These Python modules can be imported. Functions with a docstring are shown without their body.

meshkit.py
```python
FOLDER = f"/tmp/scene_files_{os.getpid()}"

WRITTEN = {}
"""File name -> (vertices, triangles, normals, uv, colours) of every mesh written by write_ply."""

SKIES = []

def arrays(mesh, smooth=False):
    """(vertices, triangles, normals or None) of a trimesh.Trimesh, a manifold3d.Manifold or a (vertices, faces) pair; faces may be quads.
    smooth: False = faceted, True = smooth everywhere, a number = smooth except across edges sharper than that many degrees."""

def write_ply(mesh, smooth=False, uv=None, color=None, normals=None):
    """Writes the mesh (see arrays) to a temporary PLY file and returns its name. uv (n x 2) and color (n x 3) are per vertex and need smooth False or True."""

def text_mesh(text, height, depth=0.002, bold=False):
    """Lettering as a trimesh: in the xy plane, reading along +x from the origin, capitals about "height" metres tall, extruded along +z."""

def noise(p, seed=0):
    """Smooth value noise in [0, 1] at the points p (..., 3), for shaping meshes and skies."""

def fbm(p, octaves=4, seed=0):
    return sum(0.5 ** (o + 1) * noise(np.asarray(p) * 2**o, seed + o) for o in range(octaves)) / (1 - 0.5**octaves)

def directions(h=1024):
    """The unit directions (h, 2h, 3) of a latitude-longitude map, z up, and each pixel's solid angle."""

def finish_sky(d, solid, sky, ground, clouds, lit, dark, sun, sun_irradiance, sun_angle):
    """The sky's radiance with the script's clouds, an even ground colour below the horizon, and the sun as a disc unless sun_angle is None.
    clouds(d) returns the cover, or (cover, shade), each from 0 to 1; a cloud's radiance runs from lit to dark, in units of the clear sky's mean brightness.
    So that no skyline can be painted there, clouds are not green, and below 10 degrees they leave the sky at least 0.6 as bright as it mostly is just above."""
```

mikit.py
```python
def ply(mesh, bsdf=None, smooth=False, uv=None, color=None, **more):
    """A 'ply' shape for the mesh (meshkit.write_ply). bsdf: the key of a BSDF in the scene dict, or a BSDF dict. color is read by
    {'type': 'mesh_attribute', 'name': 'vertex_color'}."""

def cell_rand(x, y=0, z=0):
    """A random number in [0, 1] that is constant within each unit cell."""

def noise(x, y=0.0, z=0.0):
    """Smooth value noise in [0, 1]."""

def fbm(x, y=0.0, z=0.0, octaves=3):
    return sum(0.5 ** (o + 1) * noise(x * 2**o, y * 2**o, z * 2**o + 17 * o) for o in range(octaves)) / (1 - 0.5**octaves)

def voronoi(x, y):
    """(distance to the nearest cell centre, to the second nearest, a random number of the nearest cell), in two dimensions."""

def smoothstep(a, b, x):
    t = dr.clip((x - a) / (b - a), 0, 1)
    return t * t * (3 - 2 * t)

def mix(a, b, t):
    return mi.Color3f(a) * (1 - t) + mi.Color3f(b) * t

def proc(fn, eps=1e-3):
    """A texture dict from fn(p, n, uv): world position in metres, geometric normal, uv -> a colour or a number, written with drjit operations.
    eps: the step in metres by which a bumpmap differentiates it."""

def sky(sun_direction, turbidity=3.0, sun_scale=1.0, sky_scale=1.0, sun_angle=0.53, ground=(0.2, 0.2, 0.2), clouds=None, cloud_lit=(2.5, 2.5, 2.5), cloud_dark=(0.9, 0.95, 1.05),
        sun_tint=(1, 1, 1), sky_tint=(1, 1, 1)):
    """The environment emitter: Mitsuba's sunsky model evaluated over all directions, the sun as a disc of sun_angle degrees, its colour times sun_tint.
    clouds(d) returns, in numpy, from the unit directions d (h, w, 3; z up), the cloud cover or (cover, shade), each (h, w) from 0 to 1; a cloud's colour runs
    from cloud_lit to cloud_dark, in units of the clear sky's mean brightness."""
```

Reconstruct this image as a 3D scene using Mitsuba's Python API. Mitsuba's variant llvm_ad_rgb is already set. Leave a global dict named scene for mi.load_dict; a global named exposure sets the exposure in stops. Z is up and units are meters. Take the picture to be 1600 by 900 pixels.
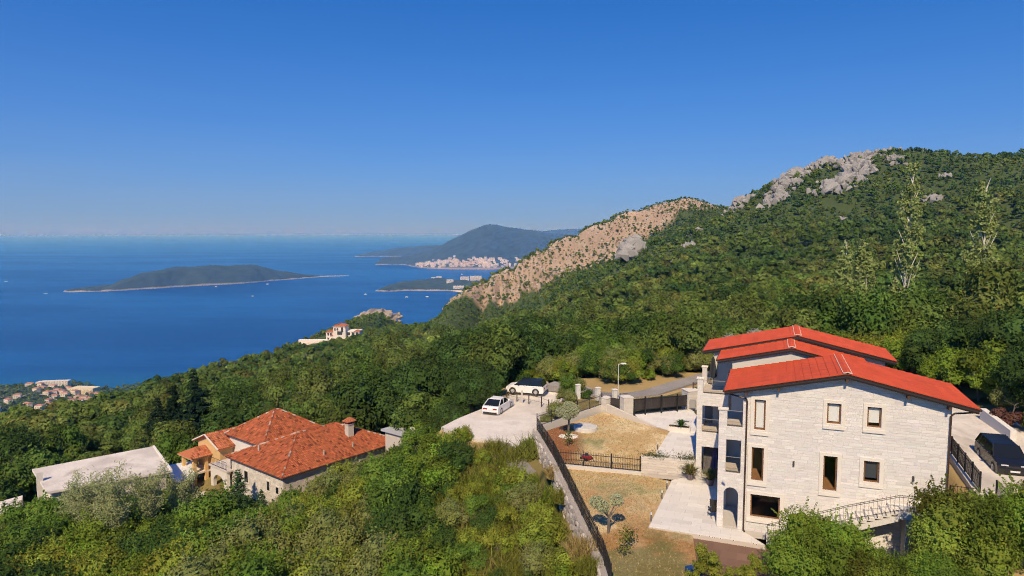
import math, numpy as np, trimesh, shapely, mitsuba as mi, mikit, meshkit, drjit as dr
from shapely.geometry import Polygon, box as sbox, Point
from scipy.spatial import cKDTree
from scipy.interpolate import RBFInterpolator, RegularGridInterpolator
from mikit import proc, noise, fbm, smoothstep, mix, voronoi, cell_rand
T = mi.ScalarTransform4f
scene, labels = {}, {}
PI = math.pi
# ---------------------------------------------------------------- camera, sky, air
exposure = 1.68
HAZE = 5.0e-5
scene['air'] = {'type': 'homogeneous', 'albedo': {'type': 'rgb', 'value': [0.78, 0.88, 0.96]},
                'sigma_t': {'type': 'rgb', 'value': [0.30 * HAZE, 0.82 * HAZE, 1.75 * HAZE]}}
PITCH = math.radians(4.66)
scene['camera'] = {'type': 'perspective', 'fov': 73.71, 'fov_axis': 'x', 'near_clip': 0.5, 'far_clip': 400000.0,
                   'to_world': T().look_at(origin=[0, 0, 18.3], target=[0, math.cos(PITCH), 18.3 - math.sin(PITCH)], up=[0, 0, 1]),
                   'medium': {'type': 'ref', 'id': 'air'}}
SUN = [-0.155, -0.73, 0.67]
def air_glow(d):   # pale morning haze lying along the horizon all round
    e = np.degrees(np.arcsin(np.clip(d[..., 2], -1, 1))); n = meshkit.fbm(d * [5, 5, 40], 3, 2)
    return 0.86 * np.exp(-np.maximum(e, 0) / 6.5) * (0.93 + 0.14 * n), 0.0 * e
scene['sky'] = mikit.sky(SUN, turbidity=2.6, sky_tint=(0.085, 0.535, 1.14), sun_tint=(1.0, 0.97, 0.90), ground=(0.05, 0.08, 0.1), clouds=air_glow, cloud_lit=(1.75, 2.22, 3.1))
SEA = -362.0
BOXZ0, BOXZ1 = SEA - 2.0, 150.0
scene['haze'] = {'type': 'cube', 'to_world': T().translate([0, 0, (BOXZ0 + BOXZ1) / 2]).scale([115000, 115000, (BOXZ1 - BOXZ0) / 2]),
                 'bsdf': {'type': 'null'}, 'interior': {'type': 'ref', 'id': 'air'}}
labels['haze'] = {'kind': 'stuff', 'label': 'thin bluish morning haze over the sea and the far hills', 'category': 'haze'}

# ---------------------------------------------------------------- materials
def rgb(c): return {'type': 'rgb', 'value': [float(x) for x in c]}
VC = {'type': 'mesh_attribute', 'name': 'vertex_color'}
def two(b): return {'type': 'twosided', 'bsdf': b}
def bump(t, b, s=1.0): return {'type': 'bumpmap', 'texture': t, 'scale': s, 'bsdf': b}
scene['leaf'] = {'type': 'principledthin', 'base_color': VC, 'roughness': 0.6, 'spec_trans': 0.0, 'diff_trans': 0.42, 'eta': 1.35}
scene['matte'] = two({'type': 'principled', 'base_color': VC, 'roughness': 0.85, 'specular': 0.3})
scene['paint'] = two({'type': 'principled', 'base_color': VC, 'roughness': 0.38, 'specular': 0.5})
scene['carpaint'] = two({'type': 'principled', 'base_color': VC, 'roughness': 0.3, 'specular': 0.5, 'clearcoat': 1.0, 'clearcoat_gloss': 0.95})
scene['glass'] = {'type': 'thindielectric', 'int_ior': 1.5}
scene['darkglass'] = two({'type': 'principled', 'base_color': rgb((0.012, 0.015, 0.018)), 'roughness': 0.06, 'specular': 0.6})
scene['stonev'] = two({'type': 'principled', 'base_color': VC, 'roughness': 0.9, 'specular': 0.22})
def f_earth(p, n, uv): return 0.10 * fbm(p.x * 2.2, p.y * 2.2, p.z * 2.2, 4)
scene['earth'] = two(bump(proc(f_earth, eps=0.03), {'type': 'principled', 'base_color': VC, 'roughness': 0.95, 'specular': 0.1}))
def f_conc(p, n, uv):
    a = fbm(p.x * 0.35, p.y * 0.35, p.z * 0.35, 4); b = fbm(p.x * 6, p.y * 6, p.z * 6, 3)
    c = mix((0.53, 0.485, 0.43), (0.68, 0.635, 0.57), smoothstep(0.3, 0.7, a)) * (0.86 + 0.26 * b)
    c = mix(c, (0.33, 0.29, 0.24), 0.55 * smoothstep(0.55, 0.8, fbm(p.x * 0.9 + 7, p.y * 0.25, p.z, 3)))
    return mix(c, (0.30, 0.27, 0.235), 0.5 * smoothstep(0.60, 0.76, fbm(p.x * 0.22 + 3, p.y * 0.3, p.z + 5, 4)))
scene['concrete'] = two({'type': 'principled', 'base_color': proc(f_conc), 'roughness': 0.9, 'specular': 0.2})
def f_asph(p, n, uv):
    a = fbm(p.x * 0.5, p.y * 0.5, 3.1, 4); b = fbm(p.x * 9, p.y * 9, 0, 2)
    return mix((0.19, 0.18, 0.175), (0.30, 0.285, 0.27), a) * (0.85 + 0.3 * b)
scene['asphalt'] = two({'type': 'principled', 'base_color': proc(f_asph), 'roughness': 0.92, 'specular': 0.2})
def f_lawn(p, n, uv):
    big = fbm(p.x * 0.16 + 3, p.y * 0.16, 1.7, 4); mid = fbm(p.x * 0.7, p.y * 0.7, 5.0, 4); fine = fbm(p.x * 7, p.y * 7, 0.0, 3)
    c = mix((0.47, 0.335, 0.165), (0.60, 0.48, 0.285), smoothstep(0.35, 0.65, mid))
    c = mix(c, (0.38, 0.215, 0.10), 0.6 * smoothstep(0.50, 0.72, fbm(p.x * 0.22 + 31, p.y * 0.22, 8.8, 4)))
    g = smoothstep(0.53, 0.72, big * 0.6 + mid * 0.4)
    c = mix(c, (0.185, 0.19, 0.075), 0.75 * g)
    # bare reddish soil by the far corner fence, and greener, browner ground towards the near end
    s = smoothstep(3.2, 1.9, dr.sqrt(dr.square((p.x - 3.3)) + dr.square((p.y - 56.6) * 0.55)) + 0.8 * (mid - 0.5))
    c = mix(c, (0.24, 0.105, 0.05), s)
    near = smoothstep(42.0, 38.5, p.y + 5 * (mid - 0.5))
    c = mix(c, mix((0.30, 0.15, 0.055), (0.115, 0.115, 0.035), smoothstep(0.45, 0.6, fbm(p.x * 0.45, p.y * 0.45, 2.0, 3))), 0.8 * near)
    return c * (0.78 + 0.44 * fine)
scene['lawn_mat'] = two(bump(proc(lambda p, n, uv: 0.05 * fbm(p.x * 11, p.y * 11, 0, 3), eps=0.02),
                             {'type': 'principled', 'base_color': proc(f_lawn), 'roughness': 0.95, 'specular': 0.1}))
def f_sea(p, n, uv):
    s = fbm(p.x * 0.0005 + p.y * 0.0002, p.y * 0.0012, 0.5, 5); w = fbm(p.x * 0.012, p.y * 0.03, 2.5, 3)
    c = mix((0.0012, 0.044, 0.195), (0.005, 0.080, 0.285), smoothstep(0.32, 0.66, s)) * (0.88 + 0.24 * w)
    shore = smoothstep(1900.0, 1720.0, p.y) * smoothstep(-1500.0, -1200.0, p.x)
    return mix(c, (0.010, 0.115, 0.22), 0.5 * shore)
def f_wave(p, n, uv): return 0.35 * fbm(p.x * 0.05, p.y * 0.09, 0.3, 4) + 0.08 * fbm(p.x * 0.4, p.y * 0.5, 0.9, 2)
scene['water'] = bump(proc(f_wave, eps=0.5), {'type': 'principled', 'base_color': proc(f_sea), 'roughness': 0.35, 'specular': 0.20})
def f_bark(p, n, uv):
    return mix((0.10, 0.085, 0.07), (0.24, 0.21, 0.18), fbm(p.x * 8, p.y * 8, p.z * 2.5, 3))
scene['bark'] = two({'type': 'principled', 'base_color': proc(f_bark), 'roughness': 0.95, 'specular': 0.1})
def f_wood(p, n, uv):
    return mix((0.15, 0.07, 0.03), (0.22, 0.105, 0.045), fbm(p.x * 2, p.y * 2, p.z * 30, 3))
scene['wood'] = two({'type': 'principled', 'base_color': proc(f_wood), 'roughness': 0.5, 'specular': 0.4})
# sheet-metal roof colour with slight weathering
def f_roof(p, n, uv):
    s = (p.x - 14.14) * 0.9336 - (p.y - 40.78) * 0.3584; k = (p.x - 14.14) * 0.3584 + (p.y - 40.78) * 0.9336
    a = fbm(p.x * 0.8, p.y * 0.8, p.z * 0.8, 4); b = fbm(p.x * 14, p.y * 14, p.z * 14, 2); st = fbm(s * 0.9, k * 6.0, 2.2, 3)
    c = mix((0.52, 0.073, 0.025), (0.60, 0.096, 0.033), a) * (0.90 + 0.18 * b)
    c = c * (0.93 + 0.14 * cell_rand(s / 0.44, dr.floor(k / 1.9 + 3 * cell_rand(s / 0.44, 7, 1)), 5))
    return mix(c, (0.26, 0.065, 0.040), 0.38 * smoothstep(0.52, 0.78, st))
scene['roofred'] = two({'type': 'principled', 'base_color': proc(f_roof), 'roughness': 0.62, 'specular': 0.12})

# ---------------------------------------------------------------- mesh helpers
class MB:
    """Collects pieces with one colour per vertex into a single mesh."""
    def __init__(s): s.v, s.f, s.c, s.n = [], [], [], 0
    def add(s, v, f, c=(0.5, 0.5, 0.5)):
        v = np.asarray(v, float); f = np.asarray(f, int)
        if f.shape[1] == 4: f = np.vstack([f[:, [0, 1, 2]], f[:, [0, 2, 3]]])
        s.v.append(v); s.f.append(f + s.n); c = np.asarray(c, float)
        s.c.append(np.tile(c, (len(v), 1)) if c.ndim == 1 else c); s.n += len(v); return s
    def mesh(s, m, c=(0.5, 0.5, 0.5)): return s.add(m.vertices, m.faces, c)
    def box(s, lo, hi, c=(0.5, 0.5, 0.5)):
        x0, y0, z0 = lo; x1, y1, z1 = hi
        v = [(x, y, z) for x in (x0, x1) for y in (y0, y1) for z in (z0, z1)]
        return s.add(v, [[0, 1, 3, 2], [4, 6, 7, 5], [0, 4, 5, 1], [2, 3, 7, 6], [0, 2, 6, 4], [1, 5, 7, 3]], c)
    def hexa(s, q, c):   # 8 corners: bottom loop 0-3, top loop 4-7
        return s.add(q, [[3, 2, 1, 0], [4, 5, 6, 7], [0, 1, 5, 4], [1, 2, 6, 5], [2, 3, 7, 6], [3, 0, 4, 7]], c)
    def bar(s, a, b, r, c=(0.5, 0.5, 0.5), n=4, r2=None, phase=PI / 4):
        a, b = np.asarray(a, float), np.asarray(b, float); d = b - a; L = np.linalg.norm(d) + 1e-9; d = d / L
        x = np.cross(d, [0, 0, 1] if abs(d[2]) < 0.95 else [1, 0, 0]); x /= np.linalg.norm(x); y = np.cross(d, x)
        t = np.arange(n) * 2 * PI / n + phase; ring = np.cos(t)[:, None] * x + np.sin(t)[:, None] * y
        r2 = r if r2 is None else r2
        v = np.vstack([a + ring * r, b + ring * r2, [a, b]]); i = np.arange(n); j = (i + 1) % n
        f = np.vstack([np.stack([i, j, j + n], 1), np.stack([i, j + n, i + n], 1), np.stack([j, i, i * 0 + 2 * n], 1), np.stack([i + n, j + n, i * 0 + 2 * n + 1], 1)])
        return s.add(v, f, c)
    def path(s, pts, r, c=(0.5, 0.5, 0.5), n=6):
        for a, b in zip(pts[:-1], pts[1:]): s.bar(a, b, r, c, n)
        return s
    def prism(s, poly, z0, z1, c=(0.5, 0.5, 0.5)):
        for g in getattr(poly, 'geoms', [poly]):
            if g.is_empty or g.area < 1e-5: continue
            m = trimesh.creation.extrude_polygon(g, z1 - z0, engine='earcut'); s.add(m.vertices + [0, 0, z0], m.faces, c)
        return s
    def get(s): return np.vstack(s.v), np.vstack(s.f), np.vstack(s.c)
def put(key, b, bsdf, M=None, smooth=False, **kw):
    """One entry of the scene from an MB (or a vertices, faces, colours triple), moved by the frame M."""
    v, f, c = b.get() if isinstance(b, MB) else b
    if M is not None: v = v @ M[:3, :3].T + M[:3, 3]
    if smooth not in (True, False):
        m = trimesh.graph.smooth_shade(trimesh.Trimesh(v, f, process=False), angle=math.radians(smooth), facet_minarea=None)
        c = c[cKDTree(v).query(m.vertices)[1]]; v, f, smooth = np.array(m.vertices), np.array(m.faces), True
    scene[key] = mikit.ply((v, f), bsdf, smooth, color=c, **kw)
def lab(key, label=None, cat=None, group=None, kind=None):
    labels[key] = {k: v for k, v in (('label', label), ('category', cat), ('group', group), ('kind', kind)) if v}
used = {}
def name(base):
    """The next free key of that name: base, base_001, base_002 ..."""
    k = used.get(base, -1) + 1; used[base] = k
    return base if k == 0 else f'{base}_{k:03d}'
def frame(x, y, z, deg):
    a = math.radians(deg); M = np.eye(4); M[:2, :2] = [[math.cos(a), -math.sin(a)], [math.sin(a), math.cos(a)]]; M[:3, 3] = (x, y, z); return M
def loft(rows, closed_u=False):
    """Grid of points (n, m, 3) to vertices and faces."""
    r = np.asarray(rows, float); n, m = r.shape[:2]
    i, j = np.meshgrid(np.arange(n - 1), np.arange(m if closed_u else m - 1), indexing='ij'); j2 = (j + 1) % m
    return r.reshape(-1, 3), np.stack([i * m + j, (i + 1) * m + j, (i + 1) * m + j2, i * m + j2], -1).reshape(-1, 4)
def jit(c, a, rng): return np.clip(np.asarray(c) * (1 + a * rng.uniform(-1, 1)), 0, 1)
# ---------------------------------------------------------------- terrain
CP = [(68,120,-4.4),(135,240,-6.3),(197,350,1.2),(252,450,18.8),(312,560,48.0),(377,680,106),(83,110,-3.0),(150,200,-3.0),(239,320,8.2),(335,450,31.3),(474,640,87),(99,110,-3.0),(179,200,-3.0),(284,320,8.2),(397,450,39.6),(562,640,89.9),(145,220,-4.6),(281,430,18.5),(421,650,84),(397,670,89),(324,660,92),(276,560,49.0),(228,460,19.9),(159,320,-3.7),(75,150,-6.0),(277,650,80),(223,520,31.2),(164,380,0.2),(82,190,-7.6),(238,640,61),(187,500,20.4),(120,320,-6.8),(53,140,-6.1),(209,640,38.7),(168,600,24.4),(124,440,-0.9),(85,300,-11.2),(43,150,-9.9),(112,600,2.0),(81,430,-12.6),(55,290,-15.8),(28,150,-11.3),(61,650,-23.4),(40,430,-25.8),(25,260,-21.2),(13,140,-11.8),(0,640,-66),(0,400,-32.5),(0,230,-21.7),(0,130,-12.5),(-42,560,-68),(25,640,-53),(-30,640,-77),(0,540,-52),(300,900,32),(260,860,26),(380,900,36),(330,760,46),(290,760,40),(250,760,24),(450,900,36),(-36,380,-42.9),(-23,240,-28.9),(-12,125,-14.6),(-109,640,-68.2),(-78,460,-54.7),(-46,270,-35.4),(-22,130,-16.9),(-114,500,-65.4),(-68,300,-43.6),(-33,145,-21.7),(-125,440,-62.3),(-80,280,-43.9),(-40,140,-23.2),(-136,400,-58.5),(-92,270,-43.2),(-51,150,-25.8),(-134,340,-53.3),(-95,240,-41.6),(-55,140,-25.3),(-130,290,-50.1),(-85,190,-35.9),(-56,125,-23.7),(-144,270,-51.0),(-102,190,-37.7),(-62,115,-22.5),(-158,255,-52.9),(-109,175,-38.1),(-69,110,-23.7),(-170,240,-53.3),(-113,160,-36.1),(-75,105,-23.6),(-189,230,-53.9),(-124,150,-36.0),(-83,100,-23.8),(-211,220,-56.4),(-96,100,-25.8),
  # the rust-coloured hill and what lies behind it
  (270,1000,63.7),(342,1050,57.2),(228,980,58.2),(177,950,48.2),(127,910,31.7),(82,880,14.9),(40,850,-0.9),(0,820,-25.6),(-30,790,-40.4),(-56,750,-55.2),(-73,700,-72.9),(161,860,18.1),(115,820,-4.9),(74,790,-18.9),(36,760,-33.9),(-13,700,-59.6),(206,850,25.6),
  (200,1150,30),(60,1000,-40),(-40,900,-100),(-120,800,-110),(400,1200,30),(600,1000,70),(800,800,90),(300,1500,-60),(0,1300,-200),(-300,1100,-330),(100,1800,-380),(700,1500,20),(700,500,95),(500,300,45),(800,300,90),
  # spur with the hotel, rocky tip, then down to the coast
  (-160,600,-80),(-135,600,-77),(-216,600,-95),(-280,600,-140),(-151,800,-77),(-181,800,-91),(-230,800,-130),(-210,400,-80),(-300,400,-150),(-260,300,-90),(-400,600,-210),(-500,750,-280),(-350,900,-260),(-250,1000,-250),(-600,950,-322),(-500,1200,-350),(-330,300,-120),(-450,400,-200),(-800,600,-290),(-800,800,-318),(-900,1000,-335),
  (-1200,1300,-338),(-1000,1300,-345),(-800,1300,-348),(-1150,1450,-322),(-1000,1450,-348),(-820,1450,-350),(-1250,1580,-350),(-1080,1600,-346),(-1110,1690,-354),(-960,1580,-354),(-830,1600,-352),(-680,1600,-352),(-820,1720,-354),(-700,1760,-356),
  (-1290,1700,-368),(-1190,1690,-370),(-1150,1790,-372),(-1040,1700,-370),(-960,1710,-369),(-900,1800,-370),(-780,1830,-370),(-600,1850,-372),(-1600,1600,-372),(-450,1500,-370),(-1600,1300,-345),(-1600,1900,-390),(-1000,1900,-390),(-400,1900,-400),
  # around the houses
  (3.2,44,-2.3),(2.6,52,-2.0),(1,58,-1.3),(-1,60,-.9),(-5,60,-1.8),(-8,62,-4),(-12,66,-7),(-14,75,-9),(-14,85,-10.5),(-20,70,-10.5),(-26,69,-11.8),(-33,74,-12.8),(-36,82,-13.5),(-41,85,-14),(-48,74,-13.6),(-56,72,-14.5),(-62,88,-20),(-46,92,-17.5),(-25,102,-15),(-8,90,-7),(-4,84,-2.5),(0,85,-.8),(5,83,-.5),(8,80,.4),(13,86,.8),(20,86,.8),(28,84,1),(34,72,2.2),(43,64,3.1),(50,64,4.5),(48,52,5.5),(40,46,4.2),(36,40,3.2),(31,38,3.0),(0,95,-5),(20,100,-3),(40,95,-1.5),(60,90,1),(80,70,6),(60,50,7),
  (0,40,-4.2),(-5,46,-5.2),(-10,50,-6.2),(-18,50,-7.6),(-28,52,-9.2),(-38,60,-11.6),(-45,66,-13),(-10,30,-6),(-25,35,-9),(-40,45,-12),(-60,60,-16),(-90,70,-25),(3.5,30,-3.5),(10,34,-.6),(16,33,-.8),(22,31,.2),(28,33,2.6),(30,20,2),(0,0,-3),(-60,0,-18),(60,0,8),(60,-50,10),(-60,-50,-16),(0,-50,-2),(0,18,-4),(150,50,30),(150,-50,35),(-150,50,-35),(-150,-50,-30),(12,60,.7),(6,55,.6),(8,42,-.3),(18,45,0),(27,55,2.2)]
CP = np.array(CP, float)
def along(pts, n=5):
    p = np.array(pts, float); t = np.linspace(0, len(p) - 1, (len(p) - 1) * n + 1)
    return np.stack([np.interp(t, np.arange(len(p)), p[:, k]) for k in range(3)], 1)
RIDGE = along([(270,1000,63.7),(228,980,58.2),(177,950,48.2),(127,910,31.7),(82,880,14.9),(40,850,-0.9),(0,820,-25.6),(-30,790,-40.4),(-56,750,-55.2),(-73,700,-72.9)])
FOOT = along([(206,850,25.6),(161,860,18.1),(115,820,-4.9),(74,790,-18.9),(36,760,-33.9),(-13,700,-59.6)])
BACK = RIDGE + [-45, 75, -45]
RIDGE = RIDGE + [0, 0, 9]
CP = np.vstack([CP, RIDGE, FOOT, BACK])
CP = CP[np.unique(np.round(CP[:, :2]), axis=0, return_index=True)[1]]
warp = lambda p: np.stack([np.arcsinh(p[:, 0] / 40), np.arcsinh((p[:, 1]) / 40)], 1)
rbf = RBFInterpolator(warp(CP), CP[:, 2], kernel='linear', smoothing=0.0, neighbors=70)
def axis(lo, hi, d0, grow, c0, c1):
    a = list(np.arange(c0, c1 + 1e-6, d0)); d = d0
    while a[-1] < hi: d *= grow; a.append(a[-1] + min(d, 16))
    b = [c0]; d = d0
    while b[-1] > lo: d *= grow; b.append(b[-1] - min(d, 16))
    return np.array(b[:0:-1] + a)
gx = axis(-1650, 850, 1.0, 1.05, -62, 50); gy = axis(-60, 1900, 1.0, 1.05, 26, 100)
X, Y = np.meshgrid(gx, gy, indexing='ij'); P2 = np.stack([X.ravel(), Y.ravel()], 1)
Z = np.concatenate([rbf(warp(c)) for c in np.array_split(P2, 12)]).reshape(X.shape)
from scipy.ndimage import gaussian_filter
Z = gaussian_filter(Z, 1.3)
dist = np.hypot(X, Y)
P3 = np.stack([X, Y, X * 0], -1)
amp = np.clip((dist - 90) / 500, 0, 1)
amp = amp * np.where((X > -90) & (X < 60) & (Y > 480), 0.45, 1)
Z += amp * ((meshkit.fbm(P3 / 70, 4, 3) - 0.5) * 14 + (meshkit.fbm(P3 / 18, 3, 9) - 0.5) * 5) + 0.5 * (meshkit.fbm(P3 / 5, 3, 4) - 0.5) * (dist < 250)
# plots levelled by hand: polygon, height, width of the bank around it
L0 = np.array([14.14, 40.78, 0.0]); A21 = math.radians(21)
UU = np.array([math.cos(A21), -math.sin(A21), 0]); NN = np.array([math.sin(A21), math.cos(A21), 0])
VM = np.eye(4); VM[:3, 0], VM[:3, 1], VM[:3, 3] = UU, NN, L0
def vl(s, k): return tuple((L0 + UU * s + NN * k)[:2])
PLOT_LOW = Polygon([(5.25, 34.5), (5.15, 37), (3.35, 51.6), (9.74, 50.9), (12.2, 49.6), vl(2, 8), vl(11, 8), vl(11, -2.6), (17.5, 36.5), (11.5, 34.5)])
PLOT_UP = Polygon([(3.25, 51.6), (2.3, 58.8), (8.7, 65.2), (11.4, 64.4), (17.3, 66.2), vl(-1, 16), vl(2, 8), (12.2, 49.6), (9.9, 50.9)])
PAD = Polygon([(-6.9, 65.2), (-5.5, 68.3), (-2.6, 73.2), (-0.6, 76.2), (0.2, 84), (5.6, 82.2), (6.0, 76.5), (3.6, 71), (4.6, 67.5), (2.0, 64.5), (1.8, 60.0), (0.2, 58.5), (-0.2, 60.4), (-3.3, 61.3)])
ROAD = Polygon([(4.6, 80), (7, 78.5), (9.0, 72.4), (11.5, 71.4), (15, 71.6), (19.5, 75.5), (26, 81), (26, 84.5), (18, 79), (13, 76.5), (8, 82)])
DRIVE = Polygon([vl(11.0, 17), vl(13.4, 12), vl(13.1, 3), vl(13.0, -4.5), vl(19, -6), vl(20.5, 2), vl(21, 10), vl(19, 20), vl(14, 26), vl(11, 24)])
STONE_PLOT = Polygon([(-23.5, 70.2), (-11, 85.5), (-24, 96), (-43, 92), (-42, 84), (-36.5, 78.5)])
CONC_PLOT = Polygon([(-57, 74), (-47, 88.5), (-41, 88), (-38.2, 75.2), (-48, 66.5)])
def level(poly, z, bank):
    global Z
    x0, y0, x1, y1 = poly.buffer(bank).bounds
    m = (X >= x0) & (X <= x1) & (Y >= y0) & (Y <= y1)
    d = shapely.distance(poly, shapely.points(X[m], Y[m])); w = np.clip(1 - d / bank, 0, 1); w = w * w * (3 - 2 * w)
    zz = z(X[m], Y[m]) if callable(z) else z
    Z[m] = Z[m] * (1 - w) + zz * w
def drive_z(x, y): return 3.15 + 0.045 * ((x - L0[0]) * NN[0] + (y - L0[1]) * NN[1] - 6)
level(STONE_PLOT, -12.4, 3); level(CONC_PLOT, -13.6, 3); level(ROAD, lambda x, y: 0.15 + 0.05 * (x - 5), 3); level(PAD, -.85, 2.5)
level(DRIVE, lambda x, y: drive_z(x, y) - 0.35, 2.5); level(PLOT_UP, -.1, 1.0); level(PLOT_LOW, -0.9, 1.0)
hgt = RegularGridInterpolator((gx, gy), Z, bounds_error=False, fill_value=None)
def ground(x, y): return float(hgt((x, y)))
RUST = Polygon([(312,1014),(285,1014),(228,984),(177,954),(127,914),(82,884),(40,854),(0,824),(-30,794),(-58,754),(-80,700),(-50,680),(-14,690),(12,715),(46,735),(78,755),(106,778),(165,835),(218,888),(278,948)])
in_rust = shapely.contains_xy(RUST.buffer(4), X, Y)
nz1 = meshkit.fbm(P3 / 26, 4, 21); nz2 = meshkit.fbm(P3 / 6, 3, 31)
col = np.empty(X.shape + (3,)); col[:] = (0.055, 0.062, 0.024)
col = np.where((nz2 > 0.58)[..., None], np.array([0.15, 0.12, 0.055]), col) * (0.8 + 0.5 * nz1[..., None])
rk = np.clip((nz2 - 0.50) * 5, 0, 1)[..., None]
rust = np.array([0.36, 0.262, 0.185]) * (0.7 + 0.6 * nz1[..., None]); rust = rust * (1 - 0.6 * rk) + np.array([0.42, 0.35, 0.27]) * 0.6 * rk
col = np.where((dist > 180)[..., None], np.array([0.062, 0.088, 0.030]) * (0.75 + 0.5 * nz1[..., None]), col); col = np.where(in_rust[..., None], rust, col)
col = np.where(shapely.contains_xy(Polygon([(148, 176), (225, 176), (245, 215), (158, 212)]), X, Y)[..., None], np.array([0.155, 0.19, 0.05]) * (0.8 + 0.4 * nz2[..., None]), col)
straw = (dist < 95) & (meshkit.fbm(P3 / 4, 3, 8) > 0.5)
col = np.where(straw[..., None], np.array([0.20, 0.165, 0.065]), col)
straw2 = np.zeros(X.shape, bool)
for pl in (PAD, ROAD, DRIVE): straw2 |= shapely.contains_xy(pl.buffer(1.5), X, Y)
col = np.where(straw2[..., None], np.array([0.34, 0.25, 0.12]) * (0.7 + 0.6 * nz2[..., None]), col)
v, f = loft(np.stack([X, Y, Z], -1))
keep = (v[f[:, 0], 2] > SEA - 25)
put('hillside', (v, f[keep], col.reshape(-1, 3)), 'earth', smooth=True); lab('hillside', 'steep scrubby hillside falling from the villa to the sea', 'hillside', kind='structure')
b = MB(); R = 105000.0; t = np.linspace(0, 2 * PI, 97)[:-1]; rad = np.array([0, 800, 2500, 6000, 12000, 25000, 50000, R])
ring = np.array([[(r * math.cos(a), r * math.sin(a), SEA) for a in t] for r in rad])
v, f = loft(ring, True); put('sea', (v, f[:, ::-1] if False else f, np.ones((len(v), 3))), 'water'); lab('sea', 'calm deep blue sea reaching to the hazy horizon', 'sea', kind='structure')

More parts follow.
